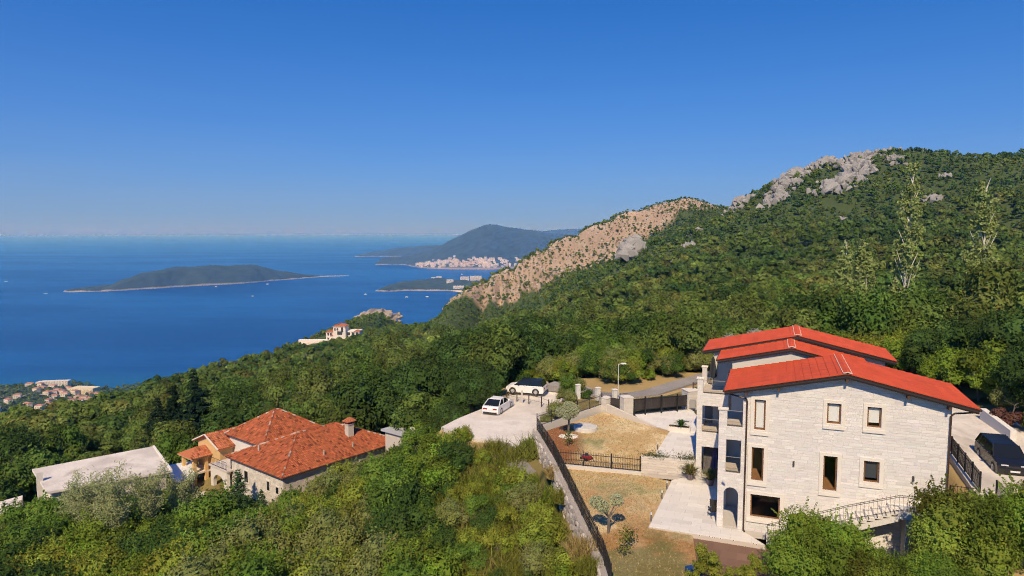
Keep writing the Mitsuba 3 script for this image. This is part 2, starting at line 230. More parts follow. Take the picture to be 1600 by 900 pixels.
# far land: lofted ridges standing in the sea.  rows: (x, y, half depth, height above sea)
def land(key, pts, label, seed, col_top=(0.035, 0.055, 0.03), shore=(0.36, 0.31, 0.26), nv=41, sub=12, shore_h=6, rough=0.12, kind='structure', cat='hills', sharp=1.0):
    P = np.array(pts, float); tt = np.linspace(0, len(P) - 1, (len(P) - 1) * sub + 1)
    from scipy.interpolate import PchipInterpolator
    Q = PchipInterpolator(np.arange(len(P)), P)(tt); vv = np.linspace(-1, 1, nv)
    prof = (1 - np.abs(vv) ** (1.5 * sharp)) ** 0.9
    x = np.repeat(Q[:, :1], nv, 1); y = Q[:, 1:2] + Q[:, 2:3] * vv[None]; z = Q[:, 3:4] * prof[None]
    p = np.stack([x / 160, y / 160, x * 0], -1); n1 = meshkit.fbm(p, 5, seed) - 0.5
    x = x + 60 * (meshkit.fbm(p * 0.7, 3, seed + 5) - 0.5); y = y + 90 * (meshkit.fbm(p * 0.7, 3, seed + 7) - 0.5)
    z = z + np.minimum(z, 60) * n1 * rough * 8 + np.minimum(z, 12) * (meshkit.fbm(p * 9, 3, seed + 2) - 0.5) * 0.9
    n2 = meshkit.fbm(p * 4, 4, seed + 9)[..., None]
    c = np.array(col_top) * (0.55 + 0.9 * n2); w = np.clip((shore_h * (0.4 + 1.5 * n2) - z[..., None]) / 3, 0, 1)
    c = c * (1 - w) + np.array(shore) * w
    v, f = loft(np.stack([x, y, z + SEA - 0.8], -1)); put(key, (v, f, c.reshape(-1, 3)), 'matte', smooth=True); lab(key, label, cat, kind=kind)
    return RegularGridInterpolator((tt, vv), z), PchipInterpolator(np.arange(len(P)), P)
land('island', [(-2900,4480,60,2),(-2840,4500,130,20),(-2730,4600,210,24),(-2690,4640,240,24),(-2640,4720,300,62),(-2520,4900,380,104),(-2390,5090,400,132),(-2280,5210,400,136),(-2030,5440,380,116),(-1890,5620,260,66),(-1760,5780,150,24),(-1600,5940,50,7),(-1420,5990,26,2)],
     'long wooded island with a pale rocky shoreline', 11, cat='island')
zav = land('wooded_cape', [(-900,4440,20,2),(-850,4520,120,20),(-740,4680,280,50),(-560,4760,330,58),(-330,4780,380,46),(-120,4800,400,34),(120,4900,380,26),(400,5100,300,20)], 'low wooded cape with a sandy beach at its root', 12, cat='cape')
bud = land('town_hill', [(-1640,8250,60,4),(-1560,8330,260,74),(-1260,8420,420,98),(-1100,8430,800,140),(-890,8500,1250,215),(-650,8600,1500,345),(-330,8800,1750,474),(-230,8800,1780,482),(0,9000,1800,446),(430,9200,1700,386),(700,9300,1600,352),(1400,9600,1500,300)], 'rounded blue-green hill with the white town at its foot', 13, sub=10, nv=61, rough=0.05, cat='hill')
land('far_cape', [(-2500,10900,100,4),(-2370,11000,300,40),(-1850,11200,500,130),(-1400,11300,600,165),(-1030,11300,600,175),(-400,11400,600,170)], 'pale hazy cape farthest out across the bay', 14, rough=0.05, cat='cape')
land('far_ridge', [(-400,15000,900,240),(300,15000,1200,360),(700,15000,1400,410),(1000,15000,1400,440),(2600,15200,1400,500)], 'faint hazy ridge behind the town hill', 15, rough=0.05, cat='hills')
b = MB()
q = np.array([(-425, 4474), (-330, 4330), (-225, 4300), (-215, 4350), (-300, 4400), (-395, 4500)])
b.prism(Polygon(q), SEA + 0.3, SEA + 3.0, (0.62, 0.55, 0.43)); put('beach', b, 'matte'); lab('beach', 'curved pale sand beach at the root of the wooded cape', 'beach', kind='structure')
# ---------------------------------------------------------------- plants: prototypes
def unit(v): return v / (np.linalg.norm(v, axis=-1, keepdims=True) + 1e-9)
def leaf_quads(P, N, size, rng, col, aspect=0.55, wild=0.42, var=0.10, curl=0.25):
    """Leaf-sized rhombs at the points P, turned loosely about the directions N."""
    n = len(P); d = unit(N + wild * rng.normal(size=(n, 3)) * 0.6); a = unit(np.cross(d, rng.normal(size=(n, 3)))); b = np.cross(d, a)
    s = size * rng.uniform(0.65, 1.35, (n, 1))
    v = np.stack([P - a * s, P + b * s * aspect + d * s * curl, P + a * s, P - b * s * aspect + d * s * curl], 1).reshape(-1, 3)
    i = np.arange(n)[:, None] * 4
    f = np.vstack([i + [0, 1, 2], i + [0, 2, 3]])
    col = np.asarray(col, float); col = np.tile(col, (n, 1)) if col.ndim == 1 else col
    c = col * (1 + var * rng.normal(size=(n, 1))) * (1 + 0.05 * rng.normal(size=(n, 3)))
    return v, f, np.repeat(np.clip(c, 0.004, 0.6), 4, 0)
def leaf_tris(P, N, size, rng, col, wild=0.40, var=0.10):
    n = len(P); d = unit(N + wild * rng.normal(size=(n, 3)) * 0.6); a = unit(np.cross(d, rng.normal(size=(n, 3)))); b = np.cross(d, a)
    s = size * rng.uniform(0.7, 1.4, (n, 1))
    v = np.stack([P - a * s - b * s * .6, P + a * s - b * s * .6, P + b * s], 1).reshape(-1, 3)
    col = np.asarray(col, float); col = np.tile(col, (n, 1)) if col.ndim == 1 else col
    c = col * (1 + var * rng.normal(size=(n, 1)))
    return v, np.arange(3 * n).reshape(-1, 3), np.repeat(np.clip(c, 0.004, 0.6), 3, 0)
def lobes(rng, H, R, n, base=0.22):
    """Clump centres and radii that make an uneven crown of height H and radius R."""
    c, r = [], []
    for i in range(n):
        a = rng.uniform(0, 2 * PI); u = rng.uniform(-0.55, 1.0); q = math.sqrt(max(0, 1 - u * u * 0.8)) * rng.uniform(0.35, 0.78)
        c.append((R * q * math.cos(a), R * q * math.sin(a), H * (base + (1 - base) * 0.5) + (1 - base) * 0.5 * H * u * 0.62)); r.append(R * rng.uniform(0.26, 0.46))
    return np.array(c), np.array(r)
def crown(rng, H, R, nl, per, size, col, base=0.22, tri=False, yvar=0.16, core=True, squash=0.85, aspect=.55, shoots=0):
    C, Rr = lobes(rng, H, R, nl, base); out = MB()
    for c, r in zip(C, Rr):
        n = int(per * (r / (0.36 * R)) ** 2); d = unit(rng.normal(size=(n, 3))); d[:, 2] = np.where(d[:, 2] < -0.55, -d[:, 2], d[:, 2])
        P = c + d * r * [1, 1, squash] * (rng.uniform(0.62, 1.10, (n, 1)))
        k = np.ones(n, bool)
        for c2, r2 in zip(C, Rr):
            if r2 is not r: k &= np.linalg.norm((P - c2) / [1, 1, squash], axis=1) > 0.8 * r2
        tone = np.asarray(col) * (1 + yvar * rng.normal()) * (1 + 0.22 * yvar * rng.normal(size=3))
        P, d = P[k], d[k]
        if len(P): out.add(*(leaf_tris if tri else leaf_quads)(P, d + [0, 0, 0.25], size, rng, tone, **({} if tri else {'aspect': aspect})))
        for q in range(shoots):   # leafy shoots standing out of the clump
            a = unit(rng.normal(size=3) * [1, 1, .5] + [0, 0, .75]); s = c + a * r * .85; L = r * rng.uniform(.35, .85); dirn = unit(a + [0, 0, .9] + .3 * rng.normal(size=3)); n = max(8, int(L / size * 2.6)); w_ = rng.uniform(0, 1, (n, 1))
            out.add(*leaf_quads(s + dirn * L * w_ + rng.normal(size=(n, 3)) * size * .9 * (1.1 - w_), np.tile(dirn, (n, 1)) * .3, size * .9, rng, tone * rng.uniform(1.0, 1.25), aspect=aspect))
        if core:
            m = trimesh.creation.icosphere(subdivisions=1 if not tri else 0, radius=1.0); vv = m.vertices * (0.66 * r * (1 + 0.25 * rng.uniform(-1, 1, (len(m.vertices), 1)))) * [1, 1, squash] + c
            out.add(vv, m.faces, tone)
    return out.get()
def trunk(rng, H, r, C=None, n=5, lean=0.08):
    b = MB(); top = np.array([rng.normal() * lean * H, rng.normal() * lean * H, H * 0.5]); mid = top * 0.5 + rng.normal(size=3) * 0.03 * H
    b.bar((0, 0, -0.5), mid, r * 1.2, (0.15, 0.12, 0.1), n, r * 0.85); b.bar(mid, top, r * 0.85, (0.15, 0.12, 0.1), n, r * 0.55)
    for k in range(5):
        a = rng.uniform(0, 2 * PI); s = mid + (top - mid) * rng.uniform(0.1, 1)
        b.bar(s, s + np.array([math.cos(a) * 0.28 * H, math.sin(a) * 0.28 * H, H * rng.uniform(0.12, 0.3)]), r * 0.45, (0.15, 0.12, 0.1), 4, r * 0.12)
    return b.get()
G_OAK, G_DARK, G_OLIVE, G_YEL, G_LITE, G_GREY = (0.108, 0.172, 0.036), (0.070, 0.125, 0.030), (0.185, 0.200, 0.066), (0.225, 0.250, 0.040), (0.180, 0.265, 0.038), (0.20, 0.215, 0.135)
PR = {}
def proto(kind, crown_mesh, stem=None, crown_bsdf='leaf'):
    PR[kind] = (mikit.ply(crown_mesh[:2], crown_bsdf, color=crown_mesh[2]), mikit.ply(stem[:2], 'bark') if stem is not None else None)
for i in range(5):
    r = np.random.default_rng(100 + i)
    proto(f'oak{i}', crown(r, 6.4, 3.3, 18, 330, 0.165, [G_OAK, G_DARK, (0.122, 0.180, 0.042), (0.142, 0.178, 0.048), (0.112, 0.188, 0.034)][i], base=.08, yvar=.22, shoots=3), trunk(r, 6.4, 0.17))
for i, (c, sz, per) in enumerate([(G_DARK, .085, 430), (G_LITE, .08, 460), (G_OLIVE, .075, 460), ((0.215, 0.255, 0.040), .08, 430), (G_YEL, .075, 430), ((0.125, 0.205, 0.036), .085, 440)]):
    r = np.random.default_rng(200 + i)
    proto(f'shrub{i}', crown(r, 3.4, 2.1, 15, int(per * .85), sz, c, base=0.03, yvar=.24, shoots=7), trunk(r, 3.4, 0.07, n=4))
for i in range(3):
    r = np.random.default_rng(150 + i)
    proto(f'old_oak{i}', crown(r, 10.5, 5.4, 40, 330, 0.185, [(0.056, 0.098, 0.026), (0.064, 0.110, 0.028), (0.078, 0.126, 0.032)][i], base=.10, yvar=.22, shoots=3), trunk(r, 10.5, 0.3))
def conifer(rng, H, R, tiers, per, size, col, droop=0.35, taper=0.9):
    out = MB()
    for t in range(tiers):
        z = H * (0.06 + 0.93 * t / tiers); rad = R * (1 - (t / tiers)) ** taper * rng.uniform(0.85, 1.15) + 0.12
        nb = int(7 + 7 * (1 - t / tiers))
        for b_ in range(nb):
            a = rng.uniform(0, 2 * PI); L = rad * rng.uniform(0.7, 1.12); n = max(3, int(per * L / R)); q = rng.uniform(0.12, 1, n) ** 0.8
            P = np.stack([np.cos(a) * L * q, np.sin(a) * L * q, z - droop * L * q + 0.12 * L * q * q], 1) + rng.normal(size=(n, 3)) * 0.09 * L * [1, 1, 0.5]
            out.add(*leaf_quads(P, np.tile([math.cos(a) * .5, math.sin(a) * .5, 1.0], (n, 1)), size, rng, col, 0.4, 0.7))
    return out.get()
def stem(H, r):
    b = MB(); b.bar((0, 0, -0.5), (0, 0, H * 0.97), r, (0.15, 0.12, 0.1), 6, r * 0.15); return b.get()
r = np.random.default_rng(300)
proto('fir', conifer(r, 16, 4.8, 32, 46, 0.34, (0.022, 0.046, 0.024)), stem(16, 0.28))
proto('fir2', conifer(r, 14, 4.4, 28, 42, 0.34, (0.026, 0.050, 0.025)), stem(14, 0.25))
proto('cypress', conifer(r, 13, 1.7, 34, 30, 0.26, (0.022, 0.044, 0.022), droop=-0.5, taper=0.6), stem(13, 0.2))
proto('young_fir', conifer(r, 5.6, 2.0, 20, 46, 0.13, (0.06, 0.125, 0.05), droop=0.15), stem(5.6, 0.1))
def feathery(rng):
    out, st = MB(), MB(); st.bar((0, 0, -.4), (0, 0, 2.6), .09, n=5, r2=.05)
    for k in range(26):
        a = rng.uniform(0, 2 * PI); z0 = rng.uniform(0.7, 2.5); L = rng.uniform(1.2, 2.3); s = np.array([0, 0, z0]); e = s + [math.cos(a) * L * .55, math.sin(a) * L * .55, L * .85]
        st.bar(s, e, .025, n=3, r2=.006); q = rng.uniform(0.2, 1.05, 150)[:, None]; P = s + (e - s) * q + rng.normal(size=(150, 3)) * 0.15
        out.add(*leaf_quads(P, np.tile(unit(e - s), (150, 1)) * .1, 0.10, rng, (0.38, 0.42, 0.20), 0.22, 1.4))
    return out.get(), st.get()
proto('tamarisk', *feathery(np.random.default_rng(310)))
def poplar(rng, H, W, dens, bare=0.0):
    out, st = MB(), MB(); pale = (0.72, 0.69, 0.62); nst = 2
    tips = []
    for k in range(nst):
        p = np.array([0.3 * k, 0.2 * k, -0.5]); d = np.array([rng.normal() * .02, rng.normal() * .02, 1.0]); r0 = 0.52 - 0.12 * k; hh = H * (1 - 0.16 * k); z = 0
        for s in range(12):
            d2 = unit(d + rng.normal(size=3) * [.035, .035, 0]); q = p + d2 * hh / 12; r1 = r0 * (1 - (s + 1) / 13); st.bar(p, q, r0 * (1 - s / 13), pale, 5, r1)
            for b_ in range(5):
                a = rng.uniform(0, 2 * PI); t = p + (q - p) * rng.uniform(); zz = t[2] / H
                if zz < 0.10: continue
                L = W * rng.uniform(0.45, 1.0) * (1.25 - 0.8 * abs(zz - 0.35) * 1.6); L = max(L, 0.6); e = t + np.array([math.cos(a) * .36, math.sin(a) * .36, .93]) * L
                st.bar(t, e, r1 * .42 + .05, pale, 4, .025); tips.append((t, e, zz))
            p = q
    for t, e, zz in tips:
        if rng.uniform() < bare: continue
        n = int(dens * np.linalg.norm(e - t)); q = rng.uniform(0.45, 1.12, (n, 1)); P = t + (e - t) * q + rng.normal(size=(n, 3)) * 0.24
        out.add(*leaf_quads(P, rng.normal(size=(n, 3)), 0.24, rng, (0.30, 0.37, 0.13), 0.7, 0.8))
    return out.get(), st.get()
def grass(rng, n, R, h, col, w=0.018):
    out = MB(); q = np.sqrt(rng.uniform(0, 1, n)) * R; a = rng.uniform(0, 2 * PI, n); P = np.stack([q * np.cos(a), q * np.sin(a), q * 0], 1)
    hh = h * rng.uniform(0.5, 1.15, (n, 1)); d = unit(np.stack([rng.normal(size=n) * .35, rng.normal(size=n) * .35, np.ones(n)], 1)); s = unit(np.cross(d, rng.normal(size=(n, 3)))) * w
    tip = P + d * hh + [0, 0, 0]; mid = P + d * hh * .55 - [0, 0, .02]
    v = np.stack([P - s, P + s, mid + s * .8, mid - s * .8, tip + (d * [1, 1, 0]) * hh * .35], 1).reshape(-1, 3); i = np.arange(n)[:, None] * 5
    f = np.vstack([i + [0, 1, 2], i + [0, 2, 3], i + [3, 2, 4]]); c = np.repeat(np.clip(np.asarray(col) * (1 + .2 * rng.normal(size=(n, 1))), .01, .6), 5, 0)
    return v, f, c
for i, c in enumerate([(0.17, 0.18, 0.035), (0.33, 0.25, 0.10), (0.115, 0.17, 0.03)]):
    proto(f'grass{i}', grass(np.random.default_rng(330 + i), 800, 0.9, 1.15, c, 0.028))
def plant(base, kind, x, y, s, rot, label, cat, group=None, z=None, sz=1.0, crown_name='crown'):
    """A plant of one kind standing at x, y."""
    k = name(base); z = ground(x, y) if z is None else z
    M = T().translate([x, y, z]).rotate([0, 0, 1], rot).scale([s, s, s * sz]); cr, st = PR[kind]
    scene[f'{k}__{crown_name}'] = {**cr, 'to_world': M}
    if st: scene[f'{k}__trunk'] = {**st, 'to_world': M}
    lab(k, label, cat, group); return k

# ---------------------------------------------------------------- forest on the hillside
rngF = np.random.default_rng(7)
CLEAR = [PLOT_LOW.buffer(1.5), PLOT_UP.buffer(1.5), PAD.buffer(1.5), ROAD.buffer(1.8), DRIVE.buffer(2.0), STONE_PLOT.buffer(2.0), CONC_PLOT.buffer(2.0), Polygon([(8, 70), (26, 84), (30, 60), (10, 60)]), Point(-158, 604).buffer(34), Polygon([(-225, 585), (-170, 600), (-170, 630), (-240, 612)])]
ROCKS = [  # x, y of each outcrop, its width, depth, block size
    (97,566,44,40,7.0),(208,628,36,30,4.2),(256,628,42,44,4.4),(290,642,42,38,4.6),(300,602,46,44,4.6),(326,640,42,40,4.4),(284,580,36,34,4.6),(356,664,50,32,4.0),(392,667,44,34,4.2),(340,610,26,34,4.0),(262,566,40,34,4.6),(318,520,24,20,3.4),(150,560,16,12,2.6),(133,520,17,13,2.6),(112,470,12,9,2.2),(292,505,20,14,2.6),(222,580,38,32,4.4),(238,604,40,34,4.6),(352,560,16,14,3.0),(240,500,10,8,2.0)]
def free(x, y):
    ok = np.ones(len(x), bool)
    for p in CLEAR: ok &= ~shapely.contains_xy(p, x, y)
    for rx, ry, w, d, h in ROCKS: ok &= ((x - rx) / (0.13 * w)) ** 2 + ((y - ry) / (0.15 * d)) ** 2 > 1
    return ok
def scatter(step, y0, y1, x0, x1, rng):
    a, b_ = np.meshgrid(np.arange(x0, x1, step), np.arange(y0, y1, step), indexing='ij')
    p = np.stack([a.ravel(), b_.ravel()], 1) + rng.uniform(-0.42, 0.42, (a.size, 2)) * step
    return p
pts = [(scatter(5.4, 84, 250, -260, 260, rngF), 0), (scatter(6.0, 250, 480, -380, 420, rngF), 1), (scatter(5.0, 480, 1100, -420, 800, rngF), 2)]
FX, FL = np.vstack([p for p, _ in pts]), np.concatenate([np.full(len(p), l) for p, l in pts])
m = (np.abs(FX[:, 0]) < 0.80 * FX[:, 1] + 8) & free(FX[:, 0], FX[:, 1]); FX, FL = FX[m], FL[m]
FZ = hgt(FX); D = np.hypot(FX[:, 0], FX[:, 1])
den = meshkit.fbm(np.column_stack([FX / 28, FX[:, 0] * 0]), 3, 41)
rust = shapely.contains_xy(RUST, FX[:, 0], FX[:, 1])
size = (0.62 + 0.95 * rngF.uniform(0, 1, len(FX)) ** 1.7) * np.where(FL == 2, 0.66, np.where(FL == 1, 1.02, 1.18)) * (0.75 + 0.5 * den)
size = np.where(rust, 0.22 + 0.62 * rngF.uniform(0, 1, len(FX)) ** 2.2, size)
size = np.where((FX[:, 0] > -95) & (FX[:, 0] < 30) & (FX[:, 1] > 540) & (FX[:, 1] < 720) & ~rust, size * .66, size)
keep = np.where(rust, rngF.uniform(size=len(FX)) < 0.35 + 1.2 * np.clip((den - .3) * 2.2, 0, 1), den > np.where(D < 140, 0.36, np.where(FL == 2, 0.22, 0.28)))
# opener scrub between the upper road and the trees, and the grassy shelf high on the right
open_ = shapely.contains_xy(Polygon([(4, 84), (30, 88), (34, 112), (14, 118), (0, 100)]), FX[:, 0], FX[:, 1]); size = np.where(open_, size * 0.5, size)
meadow = shapely.contains_xy(Polygon([(148, 176), (220, 176), (240, 215), (158, 212)]), FX[:, 0], FX[:, 1]); keep &= ~meadow
FX, FL, FZ, D, size, rust, den = (a[keep] for a in (FX, FL, FZ, D, size, rust, den))
# leave out what stands far behind the skyline of nearer ground
az = np.arctan2(FX[:, 0], FX[:, 1]); el = (FZ + 6 * size - 18.3) / D; o = np.argsort(D); bins = np.floor((az + 1) * 160).astype(int); top = np.full(400, -9.0); vis = np.zeros(len(D), bool)
for i in o:
    k_ = bins[i]; t_ = top[k_]; vis[i] = el[i] > t_ - 0.012; top[k_] = max(t_, el[i] - 0.004)
FX, FL, FZ, D, size, rust, den = (a[vis] for a in (FX, FL, FZ, D, size, rust, den))
hue = meshkit.fbm(np.column_stack([FX / 40, FX[:, 0] * 0 + 3]), 3, 51)
kind = np.where(rngF.uniform(size=len(D)) < 0.16, 3, rngF.integers(0, 5, len(D)))
show = size / D * (~rust) * (FL == 0); near = np.argsort(-show)[:275]; isnear = np.zeros(len(D), bool); isnear[near] = True
for i in near:
    plant('oak_tree', f'oak{kind[i]}', FX[i, 0], FX[i, 1], size[i], rngF.uniform(0, 360), 'rounded green oak among the dense hillside forest behind the houses', 'tree', 'oaks of the near hillside forest', z=FZ[i] - 0.3, sz=rngF.uniform(0.85, 1.15))
def mass(key, idx, protos, label, cat):
    """Everything at these points in one mesh: each point a turned, scaled and tinted copy of one prototype."""
    V, F_, C_, n = [], [], [], 0; pick = rngF.integers(0, len(protos), len(idx)); ang = rngF.uniform(0, 2 * PI, len(idx)); tint = rngF.normal(size=(len(idx), 1)); tz = rngF.uniform(0.8, 1.2, len(idx))
    for k, (v, f, c) in enumerate(protos):
        w = np.where(pick == k)[0]
        if not len(w): continue
        j = idx[w]; ca, sa = np.cos(ang[w])[:, None], np.sin(ang[w])[:, None]; s = size[j][:, None]
        x = (v[None, :, 0] * ca - v[None, :, 1] * sa) * s + FX[j, 0][:, None]; y = (v[None, :, 0] * sa + v[None, :, 1] * ca) * s + FX[j, 1][:, None]; z = v[None, :, 2] * s * tz[w][:, None] + FZ[j][:, None] - 0.4
        V.append(np.stack([x, y, z], -1).reshape(-1, 3)); F_.append((f[None] + (np.arange(len(w)) * len(v))[:, None, None]).reshape(-1, 3) + n)
        h_ = (hue[j] - 0.5)[:, None, None] * np.array([1.3, 0.8, 0.5]); C_.append((np.clip(c[None] * (1 + 0.17 * tint[w][:, :, None]) * (1 + h_), 0.005, 0.5)).reshape(-1, 3)); n += len(w) * len(v)
    put(key, (np.vstack(V), np.vstack(F_), np.vstack(C_)), 'leaf'); lab(key, label, cat, kind='stuff'); return n
def low(i, per, size_, n=9, tri=True):
    r = np.random.default_rng(400 + i); return crown(r, 6.0, 3.1, n, per, size_, [G_OAK, (0.086, 0.146, 0.033), (0.122, 0.180, 0.042), (0.142, 0.178, 0.046)][i % 4], base=.08, tri=tri)
idx0 = np.where(~isnear & (FL == 0) & ~rust)[0]; idx1 = np.where((FL == 1) & ~rust)[0]; idx2 = np.where((FL == 2) & ~rust)[0]; idxr = np.where(rust)[0]
mass('forest', idx0, [low(i, 120, 0.29, 12) for i in range(4)], 'dense green oak forest covering the near hillside', 'forest')
mass('middle_forest', idx1, [low(10 + i, 42, 0.46, 9) for i in range(4)], 'green forest climbing the middle slopes', 'forest')
mass('far_scrub', idx2, [low(20 + i, 14, 0.75, 6) for i in range(4)], 'low dark scrub on the upper slopes of the mountain', 'scrub')
mass('hill_scrub', idxr, [low(30 + i, 16, 0.8, 5) for i in range(4)], 'scattered dark bushes on the rust-coloured hill', 'scrub')
print('forest', len(near), len(idx0), len(idx1), len(idx2), len(idxr))
# rocky limestone outcrops, each its own heap of broken blocks
def rocks(rng, w, d, h, n, tone=(0.34, 0.325, 0.305)):
    b = MB()
    for i in range(n):
        q = rng.uniform(-1, 1, 2); rr = math.hypot(*q)
        if rr > 1: q /= rr
        s = rng.uniform(0.06, 0.19) * min(w, d) * (1.25 - 0.6 * min(rr, 1)); p = rng.normal(size=(9, 3)); p = unit(p) * rng.uniform(0.7, 1.15, (9, 1)) * [s * 1.5, s * 0.9, s * rng.uniform(0.7, 1.1)]; p = p @ np.array([[.82, 0, .57], [0, 1, 0], [-.57, 0, .82]])
        m_ = trimesh.convex.convex_hull(p); b.mesh(trimesh.Trimesh(m_.vertices + [q[0] * w / 2, q[1] * d / 2, h * 0.55 * (1 - rr * rr * .8) * rng.uniform(0.3, 1)], m_.faces), jit(tone, 0.16, rng))
    return b
WHERE = ['broad pale limestone outcrop low on the green slope above the rust-coloured hill', 'small pale rock band below the cliffs on the left shoulder', 'long grey crag at the left end of the mountain cliffs', 'grey crag second from the left in the mountain cliffs', 'tall grey crag in the middle of the mountain cliffs', 'slanting pale slab below the mountain cliffs', 'steep pale rock face standing right below the mountain cliffs', 'grey rock crowning the mountain summit', 'grey rock just right of the mountain summit', 'grey rock on the skyline left of the summit', 'pale boulder group halfway down the mountain', 'pale rock patch behind the tall poplar', 'small pale rocks on the slope between the rust-coloured hill and the mountain', 'small pale rocks left of the slope rocks', 'tiny pale rock lowest on the green slope', 'flat pale rock at the foot of the mountain', 'pale rock just below the left shoulder', 'grey rock beside the left end of the cliffs', 'pale rock among the trees right of the cliffs', 'tiny pale rock low in the middle forest']
RISE = {(97, 566): 20, (256, 628): 6, (290, 642): 5, (300, 602): 8, (262, 566): 7, (222, 580): 6, (238, 604): 6, (208, 628): 5, (392, 667): 4}
def ledge(rng, x, y, w, d, bs, n, tone=(0.295, 0.288, 0.278)):
    """Limestone breaking out of the slope: tilted blocks bedded in the ground one by one."""
    b = MB(); tilt = rng.uniform(.35, .6)
    for i in range(n):
        q = rng.normal(size=2) * .34; q = q / max(1, math.hypot(*q)); px, py = x + q[0] * w / 2 + q[1] * 3, y + q[1] * d / 2; s = bs * rng.uniform(.35, 1.0) * (1.15 - .5 * math.hypot(*q))
        p = unit(rng.normal(size=(10, 3))) * rng.uniform(.7, 1.15, (10, 1)) * [s * rng.uniform(.8, 1.6), s * .9, s * rng.uniform(.9, 1.6)]; c_, s_ = math.cos(tilt), math.sin(tilt); p = p @ np.array([[c_, 0, s_], [0, 1, 0], [-s_, 0, c_]]); m_ = trimesh.convex.convex_hull(p)
        b.mesh(trimesh.Trimesh(m_.vertices + [px, py, ground(px, py) + s * .25 + .8 + RISE.get((x, y), 0) * (.5 + .5 * q[1]) * max(0, 1 - abs(q[0]))], m_.faces), jit(tone, .15, rng))
    return b
for i, ((x, y, w, d, h), lb) in enumerate(zip(ROCKS, WHERE)):
    k = name('rock_outcrop'); put(k, ledge(np.random.default_rng(500 + i), x, y, w, d, h, int(w * d / (h * h) * .7) + 7), 'matte'); lab(k, lb, 'rock')
k = name('rocky_point'); put(k, rocks(np.random.default_rng(560), 60, 34, 18, 110, (0.38, 0.33, 0.29)), 'matte', frame(-160, 806, ground(-160, 806) - 2, 30)); lab(k, 'rocky grey point rising above the sea behind the white hotel', 'rock')
r = np.random.default_rng(570); b = MB()
for i in range(2600):
    x, y = r.uniform(-80, 285), r.uniform(680, 1012)
    if not RUST.contains(Point(x, y)): continue
    s = r.uniform(0.5, 2.2); p = unit(r.normal(size=(7, 3))) * s * [1.2, 1.2, 0.8]; m_ = trimesh.convex.convex_hull(p); b.mesh(trimesh.Trimesh(m_.vertices + [x, y, ground(x, y)], m_.faces), jit((0.42, 0.37, 0.32), 0.15, r))
put('hill_stones', b, 'matte'); lab('hill_stones', 'grey stones strewn over the rust-coloured hill', 'stones', kind='stuff')
# ---------------------------------------------------------------- the stone villa (local frame: s along the gable wall, k away from the camera, z up)
CREAM, STONE, DARKB, IRON, BROWNP = (0.71, 0.67, 0.60), (0.57, 0.54, 0.50), (0.035, 0.028, 0.026), (0.018, 0.018, 0.02), (0.06, 0.035, 0.025)
V = 'stone_villa'
lab(V, 'three-storey white stone villa with stepped red metal roofs and loggias', 'house')
def vput(key, b, bsdf, **kw): put(f'{V}__{name(V + "__" + key)[len(V) + 2:]}' if '__' not in key else f'{V}__{key}', b, bsdf, VM, **kw)
def vkey(key): return name(V + '__' + key)
RZ, RS, PITCHR = 10.32, 5.5, 0.225
WIN = [(0.56, 1.20, 6.38, 8.25, 'blind'), (0.47, 1.17, 3.23, 5.30, ''), (0.47, 2.16, 0.95, 2.37, 'wide'), (4.55, 5.30, 7.17, 8.39, 'blind'), (6.65, 7.38, 7.17, 8.36, 'blind'), (4.46, 5.21, 3.16, 5.24, ''), (6.58, 7.39, 3.95, 5.20, 'dark')]
holes = [sbox(a, c, b_, d) for a, b_, c, d, _ in WIN]
gable = Polygon([(0, -0.4), (10.8, -0.4), (10.8, RZ - .34 - PITCHR * 5.3), (RS, RZ - .34), (0, RZ - .34 - PITCHR * 5.5)])
arch = Polygon([(-1.1, 0.0), (-0.24, 0.0)] + [(-0.67 + 0.43 * math.cos(a), 2.15 + 0.45 * math.sin(a)) for a in np.linspace(0, PI, 15)])
logg = Polygon([(-1.48, -0.4), (0, -0.4), (0, 8.6), (-0.09, 8.6), (-0.09, 6.42), (-1.0, 6.42), (-1.0, 7.42), (-1.48, 7.42)])
logg = logg.difference(arch).difference(sbox(-1.03, 3.52, -0.15, 5.6))
front = gable.union(logg.buffer(0.0005)); 
for h in holes: front = front.difference(h)
def upright(poly, k0, k1, c):   # polygon in (s, z), thickened along k
    b = MB()
    for g in getattr(poly, 'geoms', [poly]):
        if g.area < 1e-4: continue
        m = trimesh.creation.extrude_polygon(g, k1 - k0, engine='earcut'); v = m.vertices
        b.add(np.stack([v[:, 0], k0 + v[:, 2], v[:, 1]], 1), m.faces[:, ::-1], c)
    return b
def sideways(poly, s0, s1, c):   # polygon in (k, z), thickened along s
    b = MB()
    for g in getattr(poly, 'geoms', [poly]):
        m = trimesh.creation.extrude_polygon(g, s1 - s0, engine='earcut'); v = m.vertices
        b.add(np.stack([s0 + v[:, 2], v[:, 0], v[:, 1]], 1), m.faces, c)
    return b
w = upright(front, 0.03, 0.36, STONE); put(vkey('wall'), w, 'stonev', VM)
